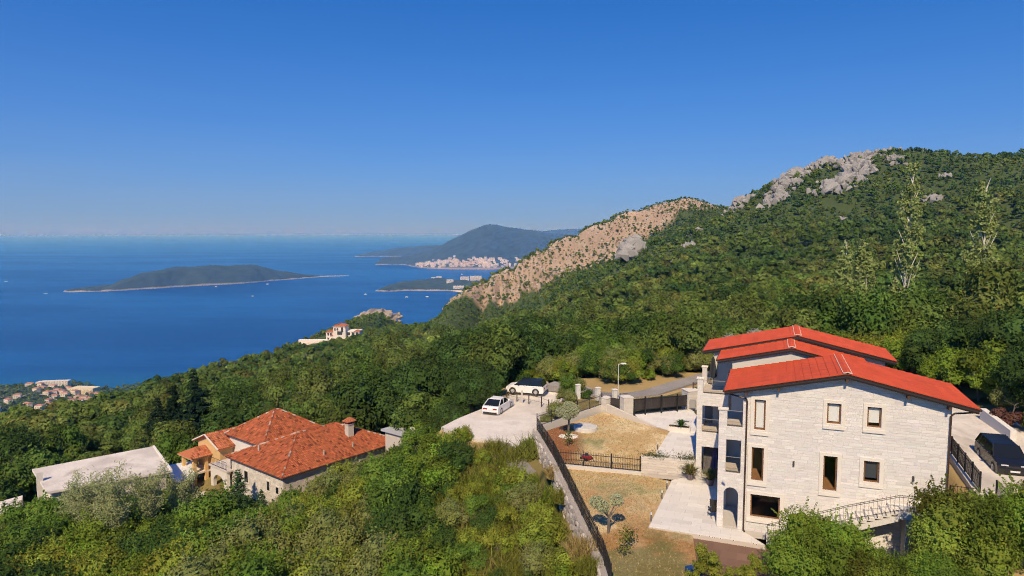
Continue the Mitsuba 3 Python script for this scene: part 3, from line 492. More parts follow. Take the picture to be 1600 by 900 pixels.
# facing stones of the gable, the loggia and the second block, each a block of its own
rngS = np.random.default_rng(20); stones = []
def courses(area, k, s0, s1, z0, z1, keepout):
    z = z0; solid = area.buffer(-0.004)
    while z < z1:
        h = rngS.choice([0.15, 0.17, 0.19, 0.21]); s = s0 - rngS.uniform(0, 0.5)
        while s < s1:
            L = rngS.uniform(0.28, 0.8); cell = sbox(max(s, s0) + .004, z + .004, min(s + L, s1) - .004, z + h - .004)
            if cell.area > 0.01:
                if not solid.contains(cell) or any(cell.intersects(q) for q in keepout):
                    cell = cell.intersection(solid)
                    for q in keepout: cell = cell.difference(q)
                    cells = [g for g in getattr(cell, 'geoms', [cell]) if g.area > 0.012]
                else: cells = [cell]
                for g in cells:
                    stones.append((g, k, rngS.uniform(0.003, 0.016)))
            s += L
        z += h
sur = []
for a, b_, c, d, kd in WIN: sur.append(sbox(a - .22, c - .32, b_ + .22, d + .2))
courses(front, 0.03, -1.48, 10.8, 0.0, 10.1, sur)
blk = Polygon([(-3.6, -0.2), (-1.4, -0.2), (-1.4, 6.5), (-3.2, 6.5), (-3.2, 7.55), (-3.6, 7.55)]).difference(sbox(-3.2, 0.0, -2.0, 2.52)).difference(sbox(-3.22, 3.6, -2.0, 5.6))
put(vkey('wall'), upright(blk, 8.03, 8.4, STONE), 'stonev', VM)
courses(blk, 8.03, -3.6, -1.4, 0.0, 7.5, [])
stones.sort(key=lambda t: -t[0].area)
rest = MB()
def stone_piece(b, g, k, pr):
    c = np.array((0.675, 0.655, 0.628)) * (1 + 0.04 * rngS.normal()) * (1 + 0.012 * rngS.normal(size=3))
    if rngS.uniform() < 0.12: c = c * [0.95, 0.955, 0.98]
    x0, z0, x1, z1 = g.bounds
    if abs(g.area - (x1 - x0) * (z1 - z0)) < 1e-6:
        e = 0.010; f0, f1 = k - pr, k + 0.03
        b.hexa([(x0, f1, z0), (x1, f1, z0), (x1, f1, z1), (x0, f1, z1), (x0 + e, f0, z0 + e), (x1 - e, f0 - .006 * rngS.normal(), z0 + e), (x1 - e, f0, z1 - e), (x0 + e, f0 - .006 * rngS.normal(), z1 - e)], c)
    else:
        u = upright(g, k - pr, k + 0.03, c); b.add(*u.get())
for i, (g, k, pr) in enumerate(stones):
    if i < 290:
        b = MB(); stone_piece(b, g, k, pr); put(vkey('wall__stone'), b, 'stonev', VM)
    else: stone_piece(rest, g, k, pr)
put(vkey('wall__facing_stones'), rest, 'stonev', VM); lab(V + '__wall__facing_stones', kind='stuff')
# remaining walls
b = MB(); b.box((10.45, 0.36, -0.4), (10.8, 7.2, 8.55), STONE); b.box((0.36, 5.6, -0.4), (10.45, 5.9, 8.6), STONE)
lw = sbox(0.36, -0.4, 7.2, 8.45)
for z0, z1 in ((0.05, 2.3), (3.4, 5.6), (6.42, 8.3)): lw = lw.difference(sbox(0.8, z0, 3.3, z1))
b.add(*sideways(lw, 0.0, 0.3, STONE).get())
# loggia: rear wall, side piers and floors
for k0 in (3.7,): b.add(*upright(Polygon([(-1.48, -.4), (0, -.4), (0, 6.4), (-1.48, 6.4)]), k0, k0 + .3, STONE).get())
sidep = sbox(0.36, -0.4, 3.7, 6.42)
for z0, z1 in ((0.0, 2.5), (3.52, 5.6)): sidep = sidep.difference(sbox(0.75, z0, 3.3, z1))
b.add(*sideways(sidep, -1.48, -1.15, STONE).get())
put(vkey('wall'), b, 'stonev', VM)
b = MB()
for z in (3.35, 6.3): b.box((-1.15, 0.36, z - .2), (0.0, 3.7, z), (0.46, 0.41, 0.34)); b.box((0.3, 0.36, z - 0.25), (10.45, 5.6, z - 0.1), (0.25, 0.13, 0.06))
b.box((0.3, 0.36, -0.1), (10.45, 5.6, 0.02), (0.25, 0.13, 0.06)); b.box((-1.15, .36, 6.22), (0, 3.7, 6.41), (0.46, 0.41, 0.34))
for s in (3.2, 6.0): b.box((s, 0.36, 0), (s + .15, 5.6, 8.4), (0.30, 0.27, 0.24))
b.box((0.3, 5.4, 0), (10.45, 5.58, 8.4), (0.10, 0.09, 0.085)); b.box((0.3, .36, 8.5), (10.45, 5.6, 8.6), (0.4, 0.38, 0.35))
put(vkey('floor'), b, 'matte', VM)
# second and third block (solid behind their walls)
def block(s0, s1, rs, rz, k0, k1, z0, pt=PITCHR, c=(0.58, 0.54, 0.48)):
    return upright(Polygon([(s0, z0), (s1, z0), (s1, rz - .34 - pt * (s1 - rs)), (rs, rz - .34), (s0, rz - .34 - pt * (rs - s0))]), k0, k1, c)
put(vkey('wall'), block(-1.15, 7.2, 2.72, 10.42, 7.25, 11.2, -0.4), 'stonev', VM)
put(vkey('wall'), block(-2.7, 9.0, 3.2, 10.75, 11.2, 15.7, -0.4, 0.228), 'stonev', VM)
b = MB(); b.box((-3.6, 11.6, -.2), (-3.25, 12, 7.75), STONE); b.box((-3.6, 11.6, 6.1), (-2.7, 12, 6.45), STONE)
b.add(*sideways(sbox(8.4, -.2, 12, 6.5).difference(sbox(8.8, 0, 11.6, 2.5)).difference(sbox(8.8, 3.6, 11.6, 5.6)), -3.6, -3.3, STONE).get())
put(vkey('wall'), b, 'stonev', VM)
b = MB()
for z in (3.45, 6.42): b.box((-3.3, 8.4, z - .25), (-1.15, 11.6, z), (0.46, 0.41, 0.34))
b.box((-3.3, 11.3, 0), (-1.15, 11.5, 6.2), (0.18, 0.17, 0.17)); put(vkey('floor'), b, 'matte', VM)
for lo, hi in (((-3.66, 7.97, 7.55), (-3.14, 8.46, 7.63)), ((-1.54, -.04, 7.42), (-.94, .42, 7.5)), ((-3.66, 11.55, 7.75), (-3.19, 12.05, 7.83))): b = MB(); b.box(lo, hi, CREAM); put(vkey('pier_cap'), b, 'stonev', VM)
# windows: cream surround, brown frame, pane, blind
for a, c_, z0, z1, kd in WIN:
    kw = vkey('window'); b = MB(); e = 0.005
    b.box((a - .21, -.045, z1), (c_ + .21, .06, z1 + .19), CREAM); b.box((a - .21, -.045, z0 - .12), (a, .06, z1), CREAM); b.box((c_, -.045, z0 - .12), (c_ + .21, .06, z1), CREAM)
    b.box((a - .21, -.075, z0 - .31), (c_ + .21, .10, z0 - .12), CREAM); b.box((a, -.06, z0 - .12), (c_, .22, z0), CREAM)
    b.box((a, .06, z0), (a + .012, .22, z1), CREAM); b.box((c_ - .012, .06, z0), (c_, .22, z1), CREAM); b.box((a + .012, .06, z1 - .012), (c_ - .012, .22, z1), CREAM)
    put(kw + '__surround', b, 'stonev', VM)
    b = MB(); t = 0.075; a1, c1, q0, q1 = a + .014, c_ - .014, z0 + .004, z1 - .014
    for lo, hi in (((a1, .12, q0), (a1 + t, .2, q1)), ((c1 - t, .12, q0), (c1, .2, q1)), ((a1 + t, .12, q0), (c1 - t, .2, q0 + t)), ((a1 + t, .12, q1 - t), (c1 - t, .2, q1))): b.box(lo, hi)
    put(kw + '__frame', b, 'wood', VM)
    b = MB(); b.add([(a1 + t, .15, q0 + t), (c1 - t, .15, q0 + t), (c1 - t, .15, q1 - t), (a1 + t, .15, q1 - t)], [[0, 1, 2, 3]]); put(kw + '__pane', b, 'glass', VM)
    if kd == 'blind':
        lo = q0 + t + (0.16 if a > 6 else 0.03); b = MB(); b.box((a1 + t + .01, .21, lo), (c1 - t - .01, .225, q1 - .03), (0.70, 0.72, 0.70)); put(kw + '__blind', b, 'matte', VM)
    if kd == 'dark':
        b = MB(); b.box((a1 + t + .01, .23, q0 + .2), (c1 - t - .01, .245, q1 - .03), (0.05, 0.06, 0.075)); put(kw + '__blind', b, 'matte', VM)
# sliding doors behind the loggias
for z0, z1 in ((0.05, 2.3), (3.4, 5.6), (6.42, 8.3)):
    kw = vkey('sliding_door'); b = MB(); b.box((.1, .8, z0), (.16, 3.3, z1)); put(kw + '__pane', b, 'darkglass', VM)
    b = MB(); b.box((.07, 2.0, z0), (.19, 2.08, z1), DARKB); put(kw + '__frame', b, 'paint', VM)
for z0, z1 in ((0.05, 2.4), (3.5, 5.5)):
    kw = vkey('sliding_door'); b = MB(); b.box((-1.22, 8.8, z0), (-1.16, 11.2, z1)); put(kw + '__pane', b, 'darkglass', VM)
b = MB()
for i in range(14): b.box((-3.15 + i * .078, 9.2 + .05 * (i % 2), 0.05), (-3.075 + i * .078, 9.23 + .05 * (i % 2), 2.5), (0.15, 0.135, 0.14))
put(vkey('curtain'), b, 'matte', VM)
# glass balustrades with a dark foot rail
for s0, s1, k, z in ((-1.02, -.16, .16, 3.52), (-.99, -.1, .16, 6.42), (-3.2, -2.02, 8.2, 3.6), (-3.18, -1.6, 8.2, 6.5)):
    kw = vkey('balustrade'); b = MB(); b.add([(s0, k, z + .08), (s1, k, z + .08), (s1, k, z + .95), (s0, k, z + .95)], [[0, 1, 2, 3]]); put(kw + '__pane', b, 'glass', VM)
    b = MB(); b.box((s0, k - .03, z), (s1, k + .03, z + .09), (0.09, 0.085, 0.08)); b.box((s0, k - .015, z + .95), (s1, k + .015, z + .975), (0.3, 0.3, 0.3)); put(kw + '__rail', b, 'paint', VM)
# roofs: boarded fascias, sheet-metal strips along the ridge, pale-edged ridge cap
def roof(rs, rz, sl, sr, k0, k1, pt):
    kr = vkey('roof'); b = MB()
    for sg, s_end in ((-1, sl), (1, sr)):
        W = abs(s_end - rs)
        def at(t, k, h): return (rs + sg * t, k, rz - pt * t + h)
        b.hexa([at(0, k0 + .08, -.16), at(W - .05, k0 + .08, -.16), at(W - .05, k1, -.16), at(0, k1, -.16), at(0, k0 + .08, -.05), at(W - .05, k0 + .08, -.05), at(W - .05, k1, -.05), at(0, k1, -.05)], (0.10, 0.05, 0.03))
        n = int(round(W / 0.44)); st = W / n
        for i in range(n):
            p = MB(); t0, t1 = i * st, (i + 1) * st + (.03 if i < n - 1 else 0.0); lo0, lo1 = -.045, -.045
            p.hexa([at(t0, k0, lo0), at(t1, k0, lo1), at(t1, k1, lo1), at(t0, k1, lo0), at(t0, k0, -.018), at(t1, k0, .026), at(t1, k1, .026), at(t0, k1, -.018)], (1, 1, 1))
            put(name(kr + '__panel'), p, 'roofred', VM)
        for i, (h0, h1, out, c) in enumerate([(-.13, -.035, .05, (0.030, 0.021, 0.019)), (-.24, -.135, .025, (0.042, 0.030, 0.027)), (-.33, -.245, 0.0, (0.022, 0.015, 0.013))]):
            p = MB(); p.hexa([at(0, k0 + .09 - out, h0), at(W, k0 + .09 - out, h0), at(W, k0 + .12, h0), at(0, k0 + .12, h0), at(0, k0 + .09 - out, h1), at(W, k0 + .09 - out, h1), at(W, k0 + .12, h1), at(0, k0 + .12, h1)], c)
            put(name(kr + '__fascia'), p, 'paint', VM)
        p = MB(); p.hexa([at(0, k0 + .12, -.34), at(W - .1, k0 + .12, -.34), at(W - .1, k0 + .2, -.34), at(0, k0 + .2, -.34), at(0, k0 + .12, -.28), at(W - .1, k0 + .12, -.28), at(W - .1, k0 + .2, -.28), at(0, k0 + .2, -.28)], (0.34, 0.16, 0.08)); put(name(kr + '__fascia'), p, 'wood', VM)
        g = MB(); e = at(W + .03, 0, -.09); g.bar((e[0], k0, e[2]), (e[0], k1, e[2]), .07, BROWNP, 8); put(name(kr + '__gutter'), g, 'paint', VM)
        b.box((min(rs, rs + sg * 0), 0, 0), (min(rs, rs), 0.0001, 0.0001)) if False else None
    put(kr + '__deck', b, 'matte', VM)
    c = MB(); 
    for sg in (-1, 1): c.hexa([(rs, k0 - .02, rz + .03), (rs + sg * .22, k0 - .02, rz - pt * .22 + .02), (rs + sg * .22, k1, rz - pt * .22 + .02), (rs, k1, rz + .03), (rs, k0 - .02, rz + .07), (rs + sg * .22, k0 - .02, rz - pt * .22 + .05), (rs + sg * .22, k1, rz - pt * .22 + .05), (rs, k1, rz + .07)], (1, 1, 1))
    put(name(kr + '__ridge_cap'), c, 'roofred', VM)
    c = MB()
    for sg in (-1, 1): c.bar((rs + sg * .23, k0 - .02, rz - pt * .23 + .045), (rs + sg * .23, k1, rz - pt * .23 + .045), .022, (0.62, 0.5, 0.42))
    c.bar((rs - .2, k0 - .03, rz + .01), (rs, k0 - .03, rz + .075), .035, (0.62, 0.5, 0.42)); c.bar((rs, k0 - .03, rz + .075), (rs + .2, k0 - .03, rz + .01), .035, (0.62, 0.5, 0.42))
    put(name(kr + '__mortar_edge'), c, 'matte', VM)
    return kr
roof(RS, RZ, -1.17, 11.95, -.63, 6.0, PITCHR); roof(2.72, 10.45, -2.17, 7.6, 6.92, 10.9, .232); roof(3.2, 10.78, -3.5, 9.65, 10.72, 16.3, .228)
for s in (0.08, 1.9, 5.5, 8.6, 10.6):
    z = RZ - .36 - PITCHR * abs(s - RS); b = MB(); b.box((s - .06, -.52, z - .2), (s + .06, .05, z), (0.09, 0.05, 0.03)); put(vkey('purlin'), b, 'matte', VM)
b = MB(); b.path([(-1.2, -.3, 8.72), (-1.12, -.2, 8.55), (0.08, -.12, 8.28), (0.14, -.1, 8.1), (0.12, -.1, 0.12), (0.2, -.28, 0.04)], .05, BROWNP, 8); put(vkey('downpipe'), b, 'paint', VM)
b = MB(); b.path([(11.9, -.3, 8.72), (11.8, -.2, 8.55), (10.9, -.12, 8.4), (10.75, -.1, 8.25), (10.72, -.1, 2.9)], .05, BROWNP, 8); put(vkey('downpipe'), b, 'paint', VM)
for s, z in ((2.85, 4.56), (9.09, 4.46)):
    b = MB(); b.box((s - .05, -.09, z - .14), (s + .05, .01, z + .14), (0.06, 0.06, 0.06)); put(vkey('wall_lamp'), b, 'paint', VM)
b = MB(); b.bar((-1.09, -.02, 3.05), (-1.09, -.25, 3.0), .03, (.5, .5, .5)); b.bar((-1.16, -.3, 3.1), (-1.02, -.22, 2.92), .06, (.6, .6, .6), 6); put(vkey('floodlight'), b, 'paint', VM)
# outside stair along the gable with its iron railing
ST = name('garden_stair'); lab(ST, 'white stair climbing along the stone gable with a black iron railing', 'stair')
z0 = 0.05
for i in range(17):
    s = 1.45 + i * .4; z = z0 + (i + 1) * .17; b = MB(); b.box((s, -1.5, z - .19), (s + .42, -.1, z), (0.66, 0.63, 0.58)); put(name(ST + '__step'), b, 'stonev', VM)
b = MB(); b.hexa([(1.9, -1.5, -.3), (8.25, -1.5, 2.45), (8.25, -.1, 2.45), (1.9, -.1, -.3), (1.9, -1.5, .06), (8.25, -1.5, 2.75), (8.25, -.1, 2.75), (1.9, -.1, .06)], (0.68, 0.66, 0.62)); put(ST + '__stringer', b, 'stonev', VM)
b = MB(); b.box((8.25, -1.6, 2.62), (12.6, -.1, 2.95), (0.68, 0.66, 0.62)); put(ST + '__landing', b, 'stonev', VM)
b = MB(); b.box((8.6, -1.5, -.4), (8.9, -.1, 2.62), (0.55, 0.5, 0.44)); b.box((10.8, -1.5, -.4), (12.6, -.1, 2.62), (0.55, 0.5, 0.44)); put(ST + '__support', b, 'stonev', VM)
def sz(s): return z0 + min(max((s - 1.45) / .4 * .17 + .17, .17), 2.9)
rl = MB()
for h in (.95, .86, .12): rl.path([(1.5, -1.46, sz(1.5) + h), (5.6, -1.46, sz(5.6) + h), (8.25, -1.46, 2.95 + h), (11.0, -1.46, 2.95 + h)], .017, IRON, 4)
put(ST + '__rail', rl, 'paint', VM); pk = MB()
for s in np.arange(1.5, 11, .21): big = abs((s - 1.5) % 1.26) < .05; pk.bar((s, -1.46, sz(s)), (s, -1.46, sz(s) + .95), .022 if big else .010, IRON)
for s in np.arange(5.0, 8.4, .42): pk.path([(s, -1.46, sz(s) + .12), (s + .08, -1.60, sz(s) - .02), (s + .1, -1.52, sz(s) - .12)], .016, IRON, 4)
put(ST + '__picket', pk, 'paint', VM); lab(ST + '__picket', kind='stuff')
# ---------------------------------------------------------------- grounds around the villa
def sheet(key, poly, z, thick, bsdf, label, cat, c=(1, 1, 1), kind='structure'):
    b = MB(); b.prism(poly, z - thick, z, c); put(key, b, bsdf); lab(key, label, cat, kind=kind)
LOWLAWN = Polygon([(5.35, 34.6), (5.3, 36.8), (3.5, 52.25), (9.85, 50.6), (11.75, 49.35), (8.55, 41.3), (11.1, 40.75), (10.4, 37.2), (10.3, 34.6)])
sheet('lower_lawn', LOWLAWN, -0.10, 1.0, 'lawn_mat', 'dry straw-coloured lawn below the inner fence', 'lawn')
UPLAWN = Polygon([(3.45, 52.45), (2.6, 58.3), (8.8, 65.0), (9.45, 64.3), (11.9, 60.9), (13.85, 58.6), (11.1, 52.2), (10.2, 51.1), (9.8, 50.8)])
def ul(x, y):   # the upper lawn dips towards the fence between the lawns
    t = np.clip((np.asarray(y) - 52.0 + .25 * (np.asarray(x) - 3.5)) / 5.0, 0, 1); return .22 + .71 * t * t * (3 - 2 * t)
b = MB(); x0, y0, x1, y1 = UPLAWN.bounds
for i in np.arange(x0, x1, .6):
    for j in np.arange(y0, y1, .6):
        g = sbox(i, j, i + .6, j + .6).intersection(UPLAWN)
        if g.is_empty or g.area < 1e-4: continue
        tv, tf = trimesh.creation.triangulate_polygon(g, engine='earcut'); b.add(np.column_stack([tv, ul(tv[:, 0], tv[:, 1])]), tf, (1, 1, 1))
put('upper_lawn', b, 'lawn_mat'); lab('upper_lawn', 'dry brown lawn of the upper garden', 'lawn', kind='structure')
PATH = Polygon([(11.1, 40.75), (14.7, 39.2), (15.3, 38.9), (15.0, 34.6), (10.35, 34.6), (10.45, 37.2)])
# tiled terraces: every slab is a piece
rngT = np.random.default_rng(31)
def tiles(key, poly, z, tone, sx, sy, ang, label, bed=0.5, bedc=(0.40, 0.37, 0.33), var=0.05):
    b = MB(); b.prism(poly.buffer(-0.02), z - bed, z - 0.02, bedc); put(key, b, 'matte'); lab(key, label, 'terrace', kind='structure')
    M = frame(L0[0], L0[1], 0, ang); Mi = np.linalg.inv(M); P = shapely.affinity.affine_transform(poly, [Mi[0, 0], Mi[0, 1], Mi[1, 0], Mi[1, 1], Mi[0, 3], Mi[1, 3]]); x0, y0, x1, y1 = P.bounds; n = 0; more = MB(); pieces = []
    for j, y in enumerate(np.arange(y0, y1, sy)):
        for x in np.arange(x0 - (j % 2) * sx / 2, x1, sx):
            g = sbox(x + .007, y + .007, x + sx - .007, y + sy - .007).intersection(P)
            if not g.is_empty and g.area > .02: pieces.append(g)
    pieces.sort(key=lambda g: g.bounds[1])
    for i, g in enumerate(pieces):
        p = MB() if i < 295 else more; c = np.array(tone) * (1 + var * rngT.normal())
        p.prism(g, z - .03, z + .002 * rngT.uniform(), c)
        if i < 295: put(name(key + '__slab'), p, 'stonev', M)
    if len(pieces) > 295: put(key + '__slab_rest', more, 'stonev', M); lab(key + '__slab_rest', kind='stuff')
LOWT = Polygon([(11.85, 49.25), (8.58, 41.3), (14.85, 38.8), vl(0.02, -.02), vl(-1.5, -.02), vl(-1.5, 4.02), vl(-1.2, 4.02), vl(-1.2, 7.96), vl(-3.62, 7.96), vl(-4.0, 8.6)])
tiles('lower_terrace', LOWT, 0.0, (0.67, 0.645, 0.60), 1.2, 0.6, -21, 'pale stone terrace in front of the loggias')
UPT = Polygon([(13.85, 58.6), (11.15, 52.15), vl(-3.7, 9.2), vl(-3.65, 12), vl(-2.8, 12), vl(-2.8, 16.2), (17.6, 66.0), (11.7, 64.0), (11.9, 60.9)])
tiles('upper_terrace', UPT, 1.0, (0.63, 0.61, 0.575), 1.2, 0.8, -21, 'pale paved forecourt of the upper garden')
tiles('brown_path', PATH, -0.28, (0.19, 0.115, 0.085), 0.9, 0.9, -21, 'reddish brown paved path below the terrace', bedc=(0.15, 0.1, 0.08), var=0.06)
b = MB(); b.prism(LOWT.buffer(.06).difference(LOWT.buffer(-.25)).difference(Polygon([vl(-1.6, -.1), vl(.1, -.1), vl(.1, 9), vl(-5, 9)])), -.4, -.035, (0.55, 0.5, 0.44)); put(name('terrace_edge'), b, 'stonev'); lab('terrace_edge', 'pale stone kerb round the lower terrace', 'kerb', kind='structure')
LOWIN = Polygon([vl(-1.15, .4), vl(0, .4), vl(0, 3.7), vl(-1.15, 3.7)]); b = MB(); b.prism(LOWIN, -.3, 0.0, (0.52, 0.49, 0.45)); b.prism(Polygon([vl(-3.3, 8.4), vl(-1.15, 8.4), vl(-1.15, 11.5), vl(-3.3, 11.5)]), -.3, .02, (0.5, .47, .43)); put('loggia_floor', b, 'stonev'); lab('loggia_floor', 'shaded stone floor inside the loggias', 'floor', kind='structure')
# parking court, lane and driveway
sheet('parking_court', PAD, -0.60, .6, 'concrete', 'pale concrete parking court with the white sedan', 'pavement')
b = MB(); rr = [(4.5, 81.2, 0.05), (7.0, 79.5, .2), (9.4, 74.6, .35), (12.0, 73.0, .5), (15.2, 73.6, .75), (19.5, 77.3, 1.0), (26, 82.5, 1.3)]; q = []
for i, (x, y, z) in enumerate(rr):
    a = np.array(rr[min(i + 1, len(rr) - 1)][:2]) - np.array(rr[max(i - 1, 0)][:2]); a /= np.linalg.norm(a); n_ = np.array([-a[1], a[0]]) * 1.15; q.append([(x + n_[0], y + n_[1], z + .12), (x - n_[0], y - n_[1], z + .12), (x - n_[0], y - n_[1], z - .6), (x + n_[0], y + n_[1], z - .6)])
v, f = loft(q, True); b.add(v, f[:, ::-1], (1, 1, 1)); put('lane', b, 'asphalt', smooth=False); lab('lane', 'narrow grey lane passing behind the gate', 'road', kind='structure')
RAMP = None
b = MB(); b.hexa([(-1.2, 61.2, -1.4), (1.95, 60.6, -1.4), (2.45, 54.9, -3.0), (-.2, 54.9, -3.0), (-1.2, 61.2, -.596), (1.95, 60.6, -.596), (2.45, 54.9, -1.35), (-.2, 54.9, -1.35)], (1, 1, 1)); put('ramp', b, 'asphalt'); lab('ramp', 'grey ramp running down beside the retaining wall', 'road', kind='structure')
v = []; dp = np.array(DRIVE.exterior.coords[:-1]); top = np.column_stack([dp, drive_z(dp[:, 0], dp[:, 1])])
tri = trimesh.creation.triangulate_polygon(DRIVE, engine='earcut'); tv = np.array(tri[0]); b = MB(); b.add(np.column_stack([tv, drive_z(tv[:, 0], tv[:, 1])]), tri[1], (1, 1, 1))
n_ = len(top)
for i in range(n_):
    a, c = top[i], top[(i + 1) % n_]; b.add([a, c, c - [0, 0, 3], a - [0, 0, 3]], [[0, 1, 2, 3]], (1, 1, 1))
put('driveway', b, 'concrete'); lab('driveway', 'pale concrete driveway on the right of the villa', 'road', kind='structure')
k = name('driveway_wall'); b = MB(); a, c = np.array(vl(17.7, 14.2)), np.array(vl(17.0, 19)); d = unit(c - a); n2 = np.array([-d[1], d[0]]) * .2
b.hexa([(*(a + n2), 2.5), (*(a - n2), 2.5), (*(c - n2), 2.5), (*(c + n2), 2.5), (*(a + n2), 4.2), (*(a - n2), 4.2), (*(c - n2), 4.6), (*(c + n2), 4.6)], (0.66, 0.64, 0.6)); put(k, b, 'stonev'); lab(k, 'low white wall along the far side of the driveway', 'wall')
# rough grass tufts, so that the lawns are not bare sheets
def tufts(poly, z, n, rng, key, label):
    x0, y0, x1, y1 = poly.bounds; p = rng.uniform(0, 1, (n * 2, 2)) * [x1 - x0, y1 - y0] + [x0, y0]; p = p[shapely.contains_xy(poly.buffer(-.1), p[:, 0], p[:, 1])][:n]; n = len(p)
    w = meshkit.fbm(np.column_stack([p * .45, p[:, 0] * 0]), 3, 77); col = np.where((w > .57)[:, None], (0.30, 0.28, 0.11), (0.42, 0.325, 0.17)) * (1 + .2 * rng.normal(size=(n, 1)))
    P = np.column_stack([p, z(p[:, 0], p[:, 1]) if callable(z) else np.full(n, z)]); N = np.tile([0, 0, 1.0], (n, 1)); d = rng.normal(size=(n, 3)) * [.6, .6, 0] + [0, 0, 1]; s = unit(np.cross(d, rng.normal(size=(n, 3)))) * .025; h = rng.uniform(.05, .13, (n, 1))
    v = np.stack([P - s, P + s, P + unit(d) * h], 1).reshape(-1, 3); put(key, (v, np.arange(3 * n).reshape(-1, 3), np.repeat(np.clip(col, .01, .6), 3, 0)), 'leaf'); lab(key, label, 'grass', kind='stuff')
tufts(LOWLAWN, -.10, 5000, np.random.default_rng(41), 'lower_grass', 'dry grass blades of the lower lawn'); tufts(UPLAWN, ul, 3500, np.random.default_rng(42), 'upper_grass', 'dry grass blades of the upper lawn')

# ---------------------------------------------------------------- walls and fences
def rubble(key, pts, base, topz, th, label, cat, tone=(0.40, 0.36, 0.32), size=.42, side=-1):
    """A stone wall along pts: a core with rubble stones set on the side that shows."""
    rng = np.random.default_rng(len(key) + 60); core, st = MB(), MB()
    for (a, b_), (z0, z1), (t0, t1) in zip(zip(pts[:-1], pts[1:]), zip(base[:-1], base[1:]), zip(topz[:-1], topz[1:])):
        a, b_ = np.array(a, float), np.array(b_, float); d = unit(b_ - a); n_ = np.array([-d[1], d[0]]) * th / 2; L = np.linalg.norm(b_ - a)
        core.hexa([(*(a - n_), z0), (*(b_ - n_), z1), (*(b_ + n_), z1), (*(a + n_), z0), (*(a - n_), t0), (*(b_ - n_), t1), (*(b_ + n_), t1), (*(a + n_), t0)], np.array(tone) * .9)
        nn = n_ / (th / 2) * -side
        u = 0
        while u < L:
            w_ = size * rng.uniform(.6, 1.5); zb = z0 + (z1 - z0) * u / L; zt = t0 + (t1 - t0) * u / L; z = zb
            while z < zt - .08:
                h = min(size * rng.uniform(.4, .85), zt - z); c = a + d * min(u + w_ / 2, L) + nn * (th / 2)
                hw, hh = w_ * .48, h * .46; e = rng.uniform(.7, .95, 4); o = rng.uniform(.03, .16); q = []
                for (du, dz) in ((-1, -1), (1, -1), (1, 1), (-1, 1)): q.append(np.array([*(c + d * du * hw), z + h / 2 + dz * hh]))
                q2 = [p + np.array([*(nn * o), 0]) for p in [q[0] * e[0] + (1 - e[0]) * np.mean(q, 0), q[1] * e[1] + (1 - e[1]) * np.mean(q, 0), q[2] * e[2] + (1 - e[2]) * np.mean(q, 0), q[3] * e[3] + (1 - e[3]) * np.mean(q, 0)]]
                st.hexa(q + q2, jit(np.array(tone) * (1.25 if rng.uniform() < .4 else .85), .25, rng)); z += h
            u += w_
    put(key + '__core', core, 'stonev'); put(key + '__stones', st, 'stonev'); lab(key + '__stones', kind='stuff'); lab(key, label, cat)
rubble(name('retaining_wall'), [(5.0, 34.0), (4.95, 37), (3.15, 52.6), (2.05, 59.0)], [-3.6, -3.4, -3.2, -1.6], [-.06, -.02, 0.55, .92], .36, 'long rubble stone retaining wall along the left edge of the lawns', 'wall', side=-1)
def fence(pts, zs, h, gap, label, panel=2.0, post=.05, pick=.015, rails=(.08, .88), over=.10, c=IRON):
    k = name('iron_fence'); lab(k, label, 'fence'); pk = MB(); P = np.array(pts, float); seg = np.hypot(*np.diff(P, axis=0).T); cum = np.concatenate([[0], np.cumsum(seg)]); L = cum[-1]
    at = lambda u: np.array([np.interp(u, cum, P[:, 0]), np.interp(u, cum, P[:, 1]), np.interp(u, cum, zs)])
    n = max(1, int(round(L / panel)))
    for i in range(n + 1):
        p = at(L * i / n); b = MB(); b.bar(p - [0, 0, .05], p + [0, 0, h + .12], post, c); b.bar(p + [0, 0, h + .12], p + [0, 0, h + .18], post * 1.3, c, r2=.005); put(name(k + '__post'), b, 'paint')
    for r in rails:
        b = MB(); b.path([at(u) + [0, 0, h * r] for u in sorted({*cum, *np.linspace(0, L, n + 1)})], .028, c, 4); put(name(k + '__rail'), b, 'paint')
    for u in np.arange(gap, L, gap):
        p = at(u); pk.bar(p + [0, 0, .05], p + [0, 0, h + over], pick, c)
    put(k + '__picket', pk, 'paint'); lab(k + '__picket', kind='stuff'); return k
fence([(5.15, 34.2), (5.1, 37), (3.3, 52.5), (2.2, 58.9)], [0.02, .05, .75, 1.0], 1.05, .13, 'long black iron fence on top of the retaining wall', panel=2.1)
fence([(2.2, 58.9), (8.75, 65.4)], [1.25, 1.55], 1.05, .14, 'black iron fence between the parking court and the upper lawn')
fence([(3.4, 52.3), (9.75, 50.65)], [.24, .17], 1.05, .13, 'black iron fence between the two lawns')
def kerbwall(pts, z0, z1s, th, label, c=(0.6, 0.56, 0.5), nm='kerb_wall'):
    k = name(nm); b = MB(); lab(k, label, 'wall')
    for (a, c2), (t0, t1) in zip(zip(pts[:-1], pts[1:]), zip(z1s[:-1], z1s[1:])):
        a, c2 = np.array(a, float), np.array(c2, float); d = unit(c2 - a); n2 = np.array([-d[1], d[0]]) * th / 2
        b.hexa([(*(a - n2), z0), (*(c2 - n2), z0), (*(c2 + n2), z0), (*(a + n2), z0), (*(a - n2), t0), (*(c2 - n2), t1), (*(c2 + n2), t1), (*(a + n2), t0)], c)
    put(k, b, 'stonev'); return k
kerbwall([(2.05, 58.9), (8.75, 65.5)], -.8, [1.24, 1.54], .24, 'low white wall under the fence by the parking court')
kerbwall([(3.35, 52.35), (9.85, 50.67)], -.6, [.23, .16], .24, 'low white kerb under the fence between the lawns')
